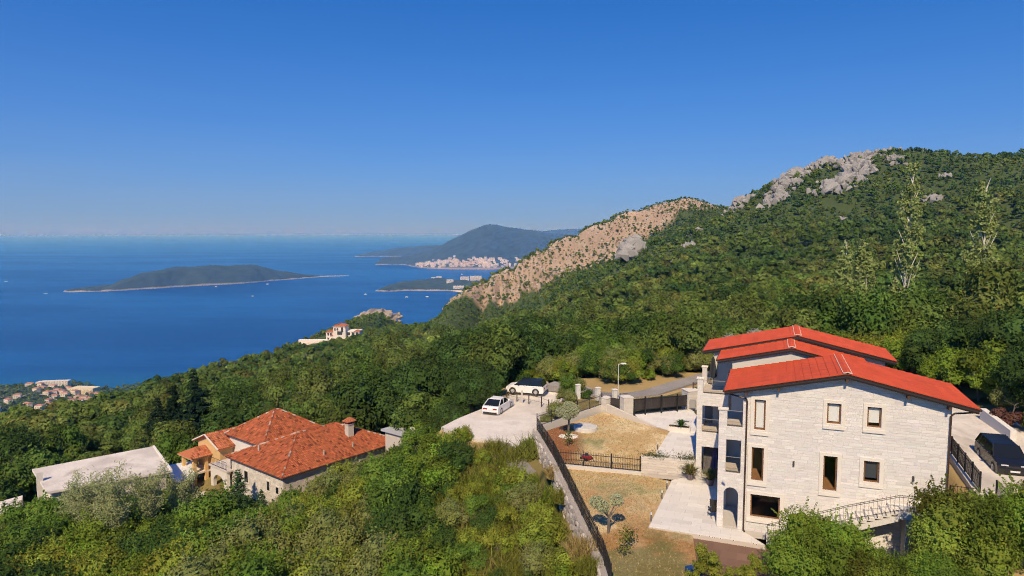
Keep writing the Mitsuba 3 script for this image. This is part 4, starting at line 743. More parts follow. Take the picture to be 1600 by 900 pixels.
kerbwall([(9.1, 65.1), (9.55, 64.4), (12.0, 61.0), (12.9, 59.8)], .5, [1.75, 1.7, 1.2, 1.05], .22, 'sloping white wall from the small gate down along the lawn edge')
# stone garden wall with its facing blocks
k = name('garden_wall'); lab(k, 'white stone wall between the lower terrace and the upper forecourt', 'wall'); ga, gb = np.array([9.85, 50.75]), np.array(vl(-3.6, 8.2)); d = unit(gb - ga); Lw = np.linalg.norm(gb - ga); Mw = np.eye(4); Mw[:2, 0] = d; Mw[:2, 1] = [-d[1], d[0]]; Mw[:2, 3] = ga
b = MB(); b.box((0, .02, -.3), (Lw, .4, 1.2), (0.55, 0.5, 0.45)); put(k + '__core', b, 'stonev', Mw); b = MB(); b.box((-.04, -.05, 1.2), (Lw, .45, 1.28), (0.62, 0.58, 0.52)); put(k + '__coping', b, 'stonev', Mw)
z = 0.0; r = np.random.default_rng(66)
while z < 1.18:
    u = -r.uniform(0, .4); h = .2
    while u < Lw:
        w_ = r.uniform(.45, 1.1); p = MB(); p.box((max(u, 0) + .006, -r.uniform(.01, .035), z + .006), (min(u + w_, Lw) - .006, .04, z + h - .006), jit((0.6, 0.55, 0.49), .08, r)); put(name(k + '__stone'), p, 'stonev', Mw); u += w_
    z += h
# gate posts, sliding gate and side gate
def pillar(x, y, z0, z1, w, label, deg=-30, c=(0.6, 0.56, 0.5)):
    k = name('stone_pillar'); M = frame(x, y, 0, deg); lab(k, label, 'pillar'); r = np.random.default_rng(int(x * 10)); b = MB(); b.box((-w / 2 + .02, -w / 2 + .02, z0 - .5), (w / 2 - .02, w / 2 - .02, z1 - .06), c); put(k + '__shaft', b, 'stonev', M)
    b = MB(); b.box((-w / 2 - .04, -w / 2 - .04, z1 - .06), (w / 2 + .04, w / 2 + .04, z1), c); put(k + '__cap', b, 'stonev', M)
    for z in np.arange(z0, z1 - .1, .22):
        b = MB(); b.box((-w / 2, -w / 2, z + .008), (w / 2, w / 2, min(z + .212, z1 - .07)), jit(c, .08, r)); put(name(k + '__stone'), b, 'stonev', M)
pillar(10.9, 63.9, 1.0, 2.75, .95, 'white stone pillar between the small gate and the sliding gate', 15); pillar(9.15, 65.45, .9, 2.3, .9, 'white stone pillar at the end of the parking court fence', 40); pillar(17.6, 66.1, 1.0, 2.9, 1.3, 'white stone pillar at the far end of the sliding gate', 15)
k = name('sliding_gate'); lab(k, 'long dark sliding gate with a solid middle panel', 'gate'); a, c = np.array([11.6, 63.75]), np.array([17.1, 65.6]); d = unit(c - a); Mg = np.eye(4); Mg[:2, 0] = d; Mg[:2, 1] = [-d[1], d[0]]; Mg[:2, 3] = a; Lg = np.linalg.norm(c - a); Mg[2, 3] = 1.0
b = MB(); b.box((0, -.012, .42), (Lg, .012, 1.42), (0.05, 0.042, 0.04)); put(k + '__panel', b, 'paint', Mg)
b = MB()
for z in (.1, .42, 1.42): b.box((0, -.03, z), (Lg, .03, z + .06), IRON)
for x in (0, Lg / 2, Lg - .06): b.box((x, -.032, .1), (x + .06, .032, 1.5), IRON)
put(k + '__frame', b, 'paint', Mg); pk = MB()
for x in np.arange(.1, Lg, .13): pk.bar((x, -.02, .12), (x, -.02, 1.66), .011, IRON)
put(k + '__picket', pk, 'paint', Mg); lab(k + '__picket', kind='stuff')
for x in (1.0, 2.75, 4.5):
    b = MB(); b.box((x, -.3, 0), (x + .12, -.18, 1.75), IRON); put(name(k + '__post'), b, 'paint', Mg)
k = name('small_gate'); lab(k, 'small dark side gate left of the stone pillar', 'gate'); a, c = np.array([9.55, 65.0]), np.array([10.5, 64.1]); d = unit(c - a); Mg = np.eye(4); Mg[:2, 0] = d; Mg[:2, 1] = [-d[1], d[0]]; Mg[:2, 3] = a; Mg[2, 3] = 1.3; Lg = np.linalg.norm(c - a)
b = MB(); b.box((.04, -.012, .1), (Lg - .04, .012, 1.1), (0.05, 0.042, 0.04)); put(k + '__panel', b, 'paint', Mg); b = MB()
for x in (0, Lg - .05): b.box((x, -.03, 0), (x + .05, .03, 1.3), IRON)
put(k + '__frame', b, 'paint', Mg)
fence([(17.9, 66.5), (20.5, 68.6)], [2.3, 2.4], 1.1, .14, 'short black iron fence right of the sliding gate', panel=1.3); kerbwall([(17.8, 66.45), (20.6, 68.7)], .3, [2.3, 2.4], .3, 'white wall under the short fence right of the sliding gate')
fence([vl(12.95, 13), vl(13.15, 3.4)], [float(drive_z(*vl(12.95, 13))) + .02, float(drive_z(*vl(13.15, 3.4))) + .02], 1.05, .13, 'black iron fence between the villa and the driveway', panel=1.5)
fence([vl(13.7, 2.4), vl(14.6, -4.5)], [3.0, 2.75], 1.0, .13, 'black iron fence descending along the driveway edge towards the front bushes', panel=1.9)
k = name('side_gate'); lab(k, 'small iron wicket gate beside the right corner of the villa', 'gate'); b = MB(); x0 = np.array(vl(11.6, 3.2)); x1 = np.array(vl(13.1, 3.2))
for z in (2.2, 2.35, 3.25): b.bar((*x0, z), (*x1, z), .022, IRON)
for t in np.linspace(0, 1, 9): p = x0 + (x1 - x0) * t; b.bar((*p, 2.15), (*p, 3.3), .04 if t in (0, 1) else .012, IRON)
put(k, b, 'paint')
kerbwall([vl(13.0, 13), vl(13.05, -4.5)], .0, [float(drive_z(*vl(13, 13))) - .02, float(drive_z(*vl(13, -4.5))) - .02], .3, 'white retaining wall holding up the driveway edge', nm='drive_wall')
# court fence: dark posts with a rail and one pale post
k = name('court_fence'); lab(k, 'low fence of dark posts between the parking court and the two-tone car', 'fence')
CF = [(-.6, 76.3), (.55, 75.2), (1.85, 74.1), (3.2, 72.9), (3.9, 71.6)]
for i, (x, y) in enumerate(CF):
    b = MB(); b.bar((x, y, -.7), (x, y, .55), .06, (0.07, 0.06, 0.055), 6); put(name(k + '__post'), b, 'matte')
for z in (-.1, .4):
    b = MB(); b.path([(x, y, z) for x, y in CF], .018, (0.07, 0.06, 0.055), 4); put(name(k + '__rail'), b, 'paint')
k = name('concrete_post'); b = MB(); b.bar((1.1, 74.6, -.7), (1.1, 74.6, .75), .15, (0.5, 0.47, 0.42), 4); b.bar((1.1, 74.6, .75), (1.1, 74.6, .85), .15, (0.5, 0.47, 0.42), 4, .05); put(k, b, 'stonev'); lab(k, 'pale square post in front of the two-tone car', 'post')
for i, (x, y, lb) in enumerate([(6.96, 70.9, 'white gate post farthest left in the row by the lane'), (8.88, 69.5, 'white gate post in the middle of the row by the lane'), (10.5, 68.7, 'white gate post next to the street lamp')]):
    k = name('gate_post'); M = frame(x, y, .5, 20); b = MB(); b.box((-.2, -.2, -.3), (.2, .2, 1.75), (0.66, 0.64, 0.6)); put(k + '__shaft', b, 'stonev', M); b = MB(); b.box((-.25, -.25, 1.75), (.25, .25, 1.83), (0.66, 0.64, 0.6)); put(k + '__cap', b, 'stonev', M); lab(k, lb, 'post')
k = name('mesh_fence'); lab(k, 'dark wire mesh fence between the white gate posts', 'fence'); b = MB()
for (xa, ya), (xb, yb) in (((9.1, 69.4), (10.3, 68.75)),):
    for t in np.linspace(0, 1, 14): b.bar((xa + (xb - xa) * t, ya + (yb - ya) * t, .5), (xa + (xb - xa) * t, ya + (yb - ya) * t, 2.0), .012, (0.08, 0.07, 0.065))
    for z in np.arange(.6, 2.0, .2): b.bar((xa, ya, z), (xb, yb, z), .012, (0.08, 0.07, 0.065))
put(k, b, 'paint')
k = name('street_lamp'); lab(k, 'slim grey street lamp beside the lane behind the gate', 'street lamp'); b = MB(); b.bar((11.0, 69.6, .4), (11.0, 69.6, 4.75), .06, (0.55, 0.55, 0.53), 8, .045); put(k + '__pole', b, 'paint')
b = MB(); b.bar((11.0, 69.6, 4.72), (11.35, 69.45, 4.85), .035, (0.55, 0.55, 0.53), 6); put(k + '__arm', b, 'paint'); b = MB(); b.hexa([(11.25, 69.35, 4.78), (11.75, 69.2, 4.82), (11.8, 69.4, 4.82), (11.3, 69.55, 4.78), (11.25, 69.35, 4.9), (11.7, 69.22, 4.9), (11.75, 69.38, 4.9), (11.3, 69.55, 4.9)], (0.7, 0.7, 0.7)); put(k + '__lamp_head', b, 'paint')

# ---------------------------------------------------------------- garden things
def olive_tree(x, y, z, H, R, seed, label, n=9, forked=False):
    z = ul(x, y) if z > .5 else z
    k = name('olive_tree'); r = np.random.default_rng(seed); t = MB(); C = []
    t.bar((0, 0, -.2), (.05, 0, H * .42), .10, (.3, .27, .23), 6, .08); fk = 3 if forked else 6
    for i in range(fk):
        a = i * 2 * PI / fk + r.uniform(-.3, .3); e = np.array([math.cos(a) * R * .55, math.sin(a) * R * .55, H * r.uniform(.62, .85)]); t.bar((.05, 0, H * .40), e, .055, (.3, .27, .23), 5, .02); C.append(e)
    if forked: C = [np.array([-.72, .05, H * .80]), np.array([-.35, -.2, H * .72]), np.array([.52, 0, H * .86])]; [t.bar((.05, 0, H * .40), c, .06, (.3, .27, .23), 5, .025) for c in C]
    if not forked: C += [np.array([0, 0, H * .8]), np.array([.1, .1, H * .62]), np.array([0, -.2, H * .7])]
    o = MB()
    for c in C:
        rad = R * (r.uniform(.42, .6) if not forked else .46); m_ = 620; d = unit(r.normal(size=(m_, 3))); P = c + d * rad * np.cbrt(r.uniform(.15, 1.1, (m_, 1))) * [1, 1, .9]; o.add(*leaf_quads(P, d, .075, r, jit((0.44, 0.47, 0.29), .12, r), .35, 1.2))
    put(k + '__crown', o, 'leaf', frame(x, y, z, 0)); scene[k + '__trunk'] = mikit.ply((t.get()[0] + [x, y, z], t.get()[1]), 'bark'); lab(k, label, 'tree')
olive_tree(4.83, 57.4, .93, 3.1, 1.0, 71, 'round silvery olive tree in a ring of white pebbles on the upper lawn')
olive_tree(5.89, 40.55, -.1, 2.45, .95, 72, 'small forked olive tree with two tufts on the lower lawn', forked=True)
def sapling(x, y, z, H, seed, label, col):
    z = ul(x, y) if z > .5 else z
    k = name('sapling'); r = np.random.default_rng(seed); t = MB(); t.bar((0, 0, -.1), (0, 0, H), .02, n=4, r2=.006); P = np.column_stack([r.normal(size=(150, 2)) * .2, r.uniform(.3 * H, H * 1.05, 150)]); put(k + '__crown', leaf_quads(P, r.normal(size=(150, 3)), .075, r, col), 'leaf', frame(x, y, z, 0)); scene[k + '__trunk'] = mikit.ply((t.get()[0] + [x, y, z], t.get()[1]), 'bark'); lab(k, label, 'sapling')
sapling(4.63, 54.9, .93, 1.3, 73, 'thin green sapling in front of the round olive tree', (0.10, 0.15, 0.03)); sapling(6.31, 37.3, -.1, 1.6, 74, 'yellow-green sapling below the forked olive tree', (0.17, 0.19, 0.04)); sapling(6.9, 38.6, -.1, 1.2, 75, 'thin dark sapling right of the forked olive tree', (0.08, 0.11, 0.035))
r = np.random.default_rng(76); b = MB()
for i in range(230):
    a = r.uniform(0, 2 * PI); q = r.uniform(.35, .82); p = unit(r.normal(size=(7, 3))) * r.uniform(.05, .10); m_ = trimesh.convex.convex_hull(p); b.mesh(trimesh.Trimesh(m_.vertices + [4.83 + q * math.cos(a), 57.0 + .8 * q * math.sin(a), .96], m_.faces), jit((0.66, 0.64, 0.6), .12, r))
put('pebble_ring', b, 'matte'); lab('pebble_ring', 'white pebbles ringed around the round olive tree', 'pebbles', kind='stuff')
k = name('well'); b = MB(); t = np.linspace(0, 2 * PI, 29)[:-1]; ringp = lambda q, z: [(q * math.cos(a), q * math.sin(a), z) for a in t]
v, f = loft([ringp(1.05, 0), ringp(1.05, .42), ringp(1.0, .48), ringp(.92, .48)], True); b.add(v, f[:, ::-1], (0.6, 0.58, 0.54)); put(k + '__rim', b, 'stonev', frame(6.5, 59.1, .80, 0), smooth=40); b = MB(); v, f = loft([ringp(.92, .46), ringp(.01, .5)], True); b.add(v, f[:, ::-1], (0.52, 0.51, 0.48)); put(k + '__cover', b, 'stonev', frame(6.5, 59.1, .80, 0)); lab(k, 'low round white well cover on the upper lawn', 'well')
# lawn mower
k = name('lawn_mower'); Mm = frame(5.9, 52.9, float(ul(5.9, 52.9)), 35); lab(k, 'red lawn mower left behind the fence between the lawns', 'lawn mower')
b = MB(); b.hexa([(-.28, -.4, .1), (.28, -.4, .1), (.28, .35, .1), (-.28, .35, .1), (-.22, -.34, .3), (.22, -.34, .3), (.22, .28, .28), (-.22, .28, .28)], (0.26, 0.018, 0.018)); put(k + '__deck', b, 'carpaint', Mm)
b = MB(); b.bar((0, -.05, .28), (0, -.05, .5), .15, (0.04, 0.04, 0.04), 10, .11); put(k + '__engine', b, 'paint', Mm); b = MB()
for x in (-.2, .2): b.path([(x, .3, .25), (x, 1.0, .95)], .014, (0.05, 0.05, 0.05), 5)
b.bar((-.2, 1.0, .95), (.2, 1.0, .95), .014, (.05, .05, .05), 5); put(k + '__handle', b, 'paint', Mm)
for x in (-.31, .31):
    for y in (-.32, .28):
        b = MB(); b.bar((x - .03, y, .1), (x + .03, y, .1), .1, (.03, .03, .03), 12); put(name(k + '__wheel'), b, 'paint', Mm)
# potted plants, planter, shrubs on the terrace edge
def spiky(r, n, h, col, w=.022):
    o = MB(); a = r.uniform(0, 2 * PI, n); lean = r.uniform(.1, 1.25, n); L = h * r.uniform(.7, 1.1, n)
    for i in range(n):
        d = np.array([math.cos(a[i]), math.sin(a[i]), 0]); s = np.array([-d[1], d[0], 0]) * w; p0 = np.zeros(3); p1 = d * math.sin(lean[i]) * L[i] * .55 + [0, 0, math.cos(lean[i]) * L[i] * .6]; p2 = d * math.sin(lean[i]) * L[i] * 1.05 + [0, 0, math.cos(lean[i]) * L[i] * .75 - .1 * lean[i] * L[i]]
        o.add([p0 - s, p0 + s, p1 + s, p1 - s, p2], [[0, 1, 2], [0, 2, 3], [3, 2, 4]], jit(col, .25, r))
    return o
def potted(x, y, z, h, seed, label, col, col2):
    k = name('potted_plant'); r = np.random.default_rng(seed); Mp = frame(x, y, z, 0); b = MB(); t = np.linspace(0, 2 * PI, 17)[:-1]; rg = lambda q, zz: [(q * math.cos(a), q * math.sin(a), zz) for a in t]
    v, f = loft([rg(.2, 0), rg(.3, .42), rg(.32, .44), rg(.28, .45), rg(.26, .38), rg(.01, .38)], True); b.add(v, f[:, ::-1], (0.16, 0.13, 0.14)); put(k + '__pot', b, 'stonev', Mp)
    put(k + '__leaves', spiky(r, 130, h, col), 'leaf', Mp @ frame(0, 0, .42, 0)); o = spiky(r, 60, h * .75, col2); put(k + '__dry_leaves', o, 'leaf', Mp @ frame(0, 0, .40, 0)); lab(k, label, 'potted plant')
p = vl(-2.45, 7.1); potted(*p, 0.02, 1.15, 81, 'spiky potted plant in front of the lower loggia opening', (0.12, 0.16, 0.05), (0.36, 0.25, 0.10)); p = vl(-3.95, 7.7); potted(*p, .02, 1.25, 82, 'spiky potted plant with dry leaves at the end of the garden wall', (0.13, 0.15, 0.05), (0.42, 0.28, 0.10))
k = name('planter'); Mp = frame(14.6, 58.45, 1.0, -21); b = MB(); b.box((-.95, -.35, 0), (.95, .35, .42), (0.66, 0.63, 0.57)); put(k + '__box', b, 'stonev', Mp); lab(k, 'long white planter on the forecourt with a small palm', 'planter'); put(k + '__plant', spiky(np.random.default_rng(83), 110, .95, (0.06, 0.14, 0.035), .035), 'leaf', Mp @ frame(.15, 0, .4, 0)); b = MB(); b.box((-.88, -.28, .40), (.88, .28, .425), (0.1, 0.07, 0.04)); put(k + '__soil', b, 'earth', Mp)
for (u, lb, sd) in ((1.0, 'low feathery shrub on the left end of the garden wall', 84), (Lw - .5, 'low feathery shrub at the house end of the garden wall', 85)):
    k = name('wall_shrub'); r = np.random.default_rng(sd); P = np.column_stack([r.normal(size=700) * .55, r.normal(size=700) * .22 + .35, 1.22 + np.abs(r.normal(size=700)) * .22]); put(k, leaf_quads(P + [u, 0, 0], r.normal(size=(700, 3)) + [0, 0, .5], .07, r, (0.105, 0.125, 0.05), .25), 'leaf', Mw); lab(k, lb, 'shrub')
# closed parasols
def parasol(s, kk, z, h, c, label):
    k = name('parasol'); b = MB(); b.bar((s, kk, z), (s, kk, z + h + .12), .025, (.3, .3, .3), 6); put(k + '__pole', b, 'paint', VM); t = np.linspace(0, 2 * PI, 25)[:-1]; rows = []
    for q, zz in ((.03, h), (.10, h * .92), (.17, h * .72), (.21, h * .5), (.25, h * .34), (.2, h * .3)): rows.append([(s + q * (1 + .28 * (i % 3 - 1)) * math.cos(a), kk + q * (1 + .28 * (i % 3 - 1)) * math.sin(a), z + zz) for i, a in enumerate(t)])
    b = MB(); v, f = loft(rows, True); b.add(v, f, c); put(k + '__canopy', b, 'matte', VM); lab(k, label, 'parasol')
parasol(-2.25, 8.05 + .5, 0.02, 2.35, (0.10, 0.075, 0.16), 'closed purple parasol in the lower loggia opening'); parasol(-2.75, 11.0, 6.45, 2.3, (0.035, 0.04, 0.045), 'closed dark parasol on the top terrace')
# two black metal chairs at the pier
def garden_chair(x, y, deg, label):
    k = name('garden_chair'); M = frame(x, y, 0.0, deg); c = (0.03, 0.03, 0.03); b = MB(); b.box((-.24, -.24, .42), (.24, .24, .46), c); put(k + '__seat', b, 'paint', M); b = MB(); b.hexa([(-.24, .22, .5), (.24, .22, .5), (.24, .25, .5), (-.24, .25, .5), (-.24, .32, .92), (.24, .32, .92), (.24, .35, .92), (-.24, .35, .92)], c); put(k + '__backrest', b, 'paint', M)
    for x_ in (-.22, .22):
        for y_ in (-.22, .22): b = MB(); b.bar((x_, y_, 0), (x_, y_, .66 if y_ < 0 else .9), .017, c); put(name(k + '__leg'), b, 'paint', M)
        b = MB(); b.bar((x_, -.24, .65), (x_, .3, .65), .02, c); put(name(k + '__armrest'), b, 'paint', M)
    lab(k, label, 'chair')
garden_chair(*vl(-1.78, 2.3), 150, 'black metal chair standing against the loggia pier, nearer the potted plants'); garden_chair(*vl(-1.8, 1.35), 190, 'black metal chair standing against the loggia pier, nearer the arch')
# little bollard lights along the terrace edge
for (x, y, z, lb) in ((10.35, 45.8, 0, 'slim bollard light halfway along the lower terrace edge'), (8.85, 42.1, 0, 'slim bollard light at the front corner of the lower terrace'), (11.65, 53.4, 1.0, 'slim bollard light at the edge of the forecourt'), (11.1, 47.6, 0, 'slim bollard light nearest the garden wall')):
    k = name('bollard_light'); b = MB(); b.bar((x, y, z), (x, y, z + .42), .05, (0.12, 0.12, 0.13), 8); put(k + '__post', b, 'paint'); b = MB(); b.bar((x, y, z + .42), (x, y, z + .56), .06, (0.6, 0.6, 0.6), 8); put(k + '__head', b, 'paint'); lab(k, lb, 'bollard light')
k = name('garden_tap'); b = MB(); b.box((Lw - 1.0, -.16, 0), (Lw - .9, -.06, .75), (.35, .34, .33)); b.bar((Lw - .95, -.2, .3), (Lw - .5, -.2, .3), .04, (.1, .1, .1), 6); put(k, b, 'paint', Mw); lab(k, 'small garden tap post by the garden wall', 'tap')
k = name('drain_grate'); b = MB(); b.prism(sbox(-.35, -.2, .35, .2), 1.004, 1.02, (0.16, 0.16, 0.17)); put(k, b, 'paint', frame(15.9, 61.5, 0, -21)); lab(k, 'grey drain grate in the forecourt paving', 'grate')
k = name('meter_box'); b = MB(); b.box((-.3, -.12, 0), (.3, .12, .8), (0.3, 0.29, 0.27)); put(k, b, 'paint', frame(17.55, 65.2, 1.3, -21)); lab(k, 'small grey box on the wall right of the sliding gate', 'box')
k = name('wheelie_bin'); b = MB(); b.hexa([(-.25, -.3, 0), (.25, -.3, 0), (.25, .3, 0), (-.25, .3, 0), (-.3, -.36, 1.0), (.3, -.36, 1.0), (.3, .36, 1.0), (-.3, .36, 1.0)], (0.012, 0.05, 0.19)); put(k + '__body', b, 'paint', frame(9.75, 35.3, -.75, 20)); b = MB(); b.hexa([(-.31, -.38, 1.0), (.31, -.38, 1.0), (.31, .38, 1.0), (-.31, .38, 1.0), (-.28, -.3, 1.07), (.28, -.3, 1.07), (.28, .36, 1.1), (-.28, .36, 1.1)], (0.012, 0.05, 0.19)); put(k + '__lid', b, 'paint', frame(9.75, 35.3, -.75, 20)); lab(k, 'blue bin half hidden by the yellow-green bushes at the lawn end', 'bin')
# ---------------------------------------------------------------- cars
def car(base, x, y, z, deg, label, cat, paint, roofc=None, L=4.6, W=1.82, H=1.45, suv=False, hatch=False, pitch=0.0, glassc=None):
    """A car with its nose along +x: lofted body, glasshouse, wheels in arches, lamps, mirrors, plates."""
    k = name(base); lab(k, label, cat); M = frame(x, y, z, deg)
    if pitch: R = np.eye(4); R[0, 0] = R[2, 2] = math.cos(pitch); R[0, 2] = math.sin(pitch); R[2, 0] = -math.sin(pitch); M = M @ R
    roofc = paint if roofc is None else roofc; h = L / 2; gc = 0.22 if suv else 0.16; rw = 0.36 if suv else 0.33; ax = (-0.29 * L, 0.31 * L)
    belt = H * (0.62 if suv else 0.64); hood = H * (0.60 if suv else 0.56); tail = belt * (1.0 if suv or hatch else 0.97)
    # lower body: outline in (x, z) at the centre line, drawn in towards the sides
    out = [(-h, gc + .22), (-h + .02, tail - .16), (-h + .10, tail), (-.30 * L, belt + .02), (0.16 * L, belt), (0.30 * L, hood + .03), (h - .22, hood - .10), (h - .04, hood - .26), (h, gc + .22), (h - .10, gc)]
    low = [(-h + .10, gc)]
    prof = np.array(out + low); rows = []
    for fy, sx, sh in ((-1.0, .965, .80), (-.985, .985, .93), (-.90, 1, 1.0), (.90, 1, 1.0), (.985, .985, .93), (1.0, .965, .80)):
        p = prof.copy(); p[:, 0] *= sx; mid = (gc + belt) / 2; up = p[:, 1] > mid; p[up, 1] = mid + (p[up, 1] - mid) * (sh if abs(fy) > .95 else 1); rows.append([(q[0], fy * W / 2, q[1]) for q in p])
    v, f = loft(rows, True); b = MB(); b.add(v, f, paint)
    for rr, fl in ((rows[0], False), (rows[-1], True)):
        rr = np.array(rr); c = rr.mean(0); n_ = len(rr); fc = [[n_, i, (i + 1) % n_] for i in range(n_)]; b.add(np.vstack([rr, c]), np.array(fc)[:, ::-1] if fl else fc, paint)
    put(k + '__body', b, 'carpaint', M, smooth=30)
    # glasshouse: dark glass block with painted roof and pillars just proud of it
    if suv or hatch: g0, g1, t0, t1 = -h + .10, .27 * L, -.40 * L, .11 * L
    else: g0, g1, t0, t1 = -.42 * L, .21 * L, -.22 * L, .05 * L
    wb, wt = W / 2 - .06, W / 2 - .24; zt = H - .035; zb = belt - .02
    q = [(g0, -wb, zb), (g1, -wb, zb), (g1, wb, zb), (g0, wb, zb), (t0, -wt, zt), (t1, -wt, zt), (t1, wt, zt), (t0, wt, zt)]
    b = MB(); b.hexa(q, (0.012, 0.014, 0.017)); put(k + '__windows', b, 'darkglass', M)
    b = MB(); e = .012
    b.hexa([(t0 - .05, -wt - .02, zt - .03), (t1 + .04, -wt - .02, zt - .03), (t1 + .04, wt + .02, zt - .03), (t0 - .05, wt + .02, zt - .03), (t0 + .05, -wt + .06, H), (t1 - .08, -wt + .06, H), (t1 - .08, wt - .06, H), (t0 + .05, wt - .06, H)], roofc); put(k + '__roof', b, 'carpaint', M, smooth=30)
    b = MB()
    for sy in (-1, 1):
        A = lambda fx, fz: np.array([(g0 + (g1 - g0) * fx) * (1 - fz) + (t0 + (t1 - t0) * fx) * fz, sy * ((wb + e) * (1 - fz) + (wt + e) * fz), zb + (zt - zb) * fz])
        for fx, r_ in ((0.0, .05), (.47, .035), (1.0, .04)): b.bar(A(fx, 0), A(fx, 1), r_, roofc, 4)
        if suv: b.bar(A(.17, 0), A(.14, 1), .05, roofc, 4)
    put(k + '__pillars', b, 'carpaint', M)
    for sy in (-1, 1):
        for a in ax:
            kw = name(k + '__wheel'); b = MB(); y1 = sy * (W / 2 + .012); b.bar((a, y1 - sy * .22, rw), (a, y1, rw), rw, (0.02, 0.02, 0.02), 20); put(kw + '__tyre', b, 'matte', M)
            b = MB(); b.bar((a, y1 - sy * .02, rw), (a, y1 + sy * .012, rw), rw * .64, (0.35, 0.35, 0.36), 14)
            for s in range(5): t = s * 2 * PI / 5; b.bar((a, y1 + sy * .014, rw), (a + math.cos(t) * rw * .6, y1 + sy * .014, rw + math.sin(t) * rw * .6), .035, (0.45, 0.45, 0.46), 4)
            put(kw + '__rim', b, 'paint', M)
            t = np.linspace(-.1 * PI, 1.1 * PI, 15); ra, rb = rw * 1.02, rw * 1.2; yy = sy * (W / 2 + .006); r_ = [[(a + ra * math.cos(u), yy - sy * .1, rw + ra * math.sin(u)) for u in t], [(a + ra * math.cos(u), yy, rw + ra * math.sin(u)) for u in t], [(a + rb * math.cos(u), yy - .0 * sy, rw + rb * math.sin(u)) for u in t]]
            v, f = loft(r_); b = MB(); b.add(v, f, (0.02, 0.02, 0.02) if suv else np.array(paint) * .9); put(name(k + '__wheel_arch'), b, 'paint', M)
        b = MB(); b.box((.14 * L, sy * (W / 2 + .02) - .10, belt + .02), (.14 * L + .12, sy * (W / 2 + .02) + .10, belt + .16), roofc if suv else paint); put(name(k + '__mirror'), b, 'carpaint', M)
        y = sy * (W / 2 - .40); b = MB(); b.hexa([(h - .30, y - .24, hood - .30), (h - .05, y - .22, hood - .34), (h - .05, y + .22, hood - .34), (h - .30, y + .24, hood - .30), (h - .27, y - .22, hood - .12), (h - .10, y - .2, hood - .18), (h - .10, y + .2, hood - .18), (h - .27, y + .22, hood - .12)], (0.55, 0.57, 0.6)); put(name(k + '__headlight'), b, 'carpaint', M)
        b = MB(); b.box((-h - .012, sy * W * .30 - .22, tail - .30), (-h + .16, sy * W * .30 + .22, tail - .16), (0.30, 0.015, 0.012)); put(name(k + '__taillight'), b, 'carpaint', M)
        b = MB()
        for dx in (-.02, -.24): b.box((dx * L - .08, sy * (W / 2 + .006) - .012, belt - .14), (dx * L + .08, sy * (W / 2 + .006) + .012, belt - .11), paint if not suv else (.05, .05, .05))
        put(name(k + '__door_handle'), b, 'paint', M)
    b = MB(); b.box((h - .06, -.55, gc + .12), (h + .012, .55, gc + .32), (0.02, 0.02, 0.022)); b.box((h - .1, -.5, hood - .32), (h - .015, .5, hood - .22), (0.03, 0.03, 0.033)); put(k + '__grille', b, 'paint', M)
    b = MB(); b.box((h + .004, -.26, gc + .20), (h + .02, .26, gc + .31), (0.7, 0.7, 0.7)); put(k + '__plate', b, 'paint', M); b = MB(); b.box((-h - .02, -.26, gc + .34), (-h - .002, .26, gc + .45), (0.7, 0.7, 0.7)); put(k + '__plate_001', b, 'paint', M)
    b = MB(); b.box((-h - .015, -W * .42, gc + .02), (-h + .2, W * .42, gc + .18), (0.03, 0.03, 0.03)); put(k + '__bumper_trim', b, 'paint', M)
    return k
WHITE, BLACK = (0.74, 0.74, 0.73), (0.010, 0.011, 0.013)
car('parked_car', -1.45, 71.6, -0.6, 69, 'white sedan parked on the pale parking court', 'car', WHITE, L=4.7, H=1.46)
car('parked_car', 1.7, 78.6, -0.4, 163, 'white car with a black roof parked behind the dark posts', 'car', WHITE, BLACK, L=4.6, W=1.86, H=1.68, suv=True)
car('parked_car', 31.95, 43.5, 3.06, -108, 'black car parked on the driveway right of the villa', 'car', BLACK, L=4.5, W=1.86, H=1.66, suv=True, pitch=0.03)
car('parked_car', 30.5, 36.9, 2.75, -100, 'dark red car at the near end of the driveway', 'car', (0.07, 0.008, 0.012), L=4.3, W=1.8, H=1.5, hatch=True)

# ---------------------------------------------------------------- the neighbours: tiled stone house, tower roof, yellow house, concrete hall
def pantiles(plane, z_at, dirs, c, rng, rows=.36, cols=.24):
    """Half-round tiles over one roof plane. plane: polygon in (u along the eave, t up the slope); dirs: origin, along, up."""
    o, ua, ut = (np.array(q, float) for q in dirs); n_ = np.cross(ua, ut); b = MB(); x0, y0, x1, y1 = plane.bounds; arc = [(-.5, 0), (-.32, .62), (0, .9), (.32, .62), (.5, 0)]
    for u in np.arange(x0 + cols / 2, x1, cols):
        for t in np.arange(y0, y1, rows):
            if not plane.contains(Point(u, t + rows * .4)): continue
            w = cols * .92; du = rng.normal() * .008; top = [o + ua * (u + du + q * w) + ut * (t + rows * 1.05) + n_ * (.01 + p * .065) for q, p in arc]; bot = [o + ua * (u + du + q * w * 1.08) + ut * (t - .03) + n_ * (.035 + p * .085) for q, p in arc]
            v, f = loft([bot, top]); col_ = np.array(c) * (1 + .17 * rng.normal()) * (1 + .05 * rng.normal(size=3)); col_ = col_ * (0.5 if rng.uniform() < .10 else 1) ; b.add(v, f, np.clip(col_, .01, .6))
            b.add(np.vstack([bot, [np.mean([bot[0], bot[-1]], 0)]]), [[5, 1, 0], [5, 2, 1], [5, 3, 2], [5, 4, 3]], np.clip(col_ * .9, .01, .6))
    return b
TILE = (0.36, 0.105, 0.045)
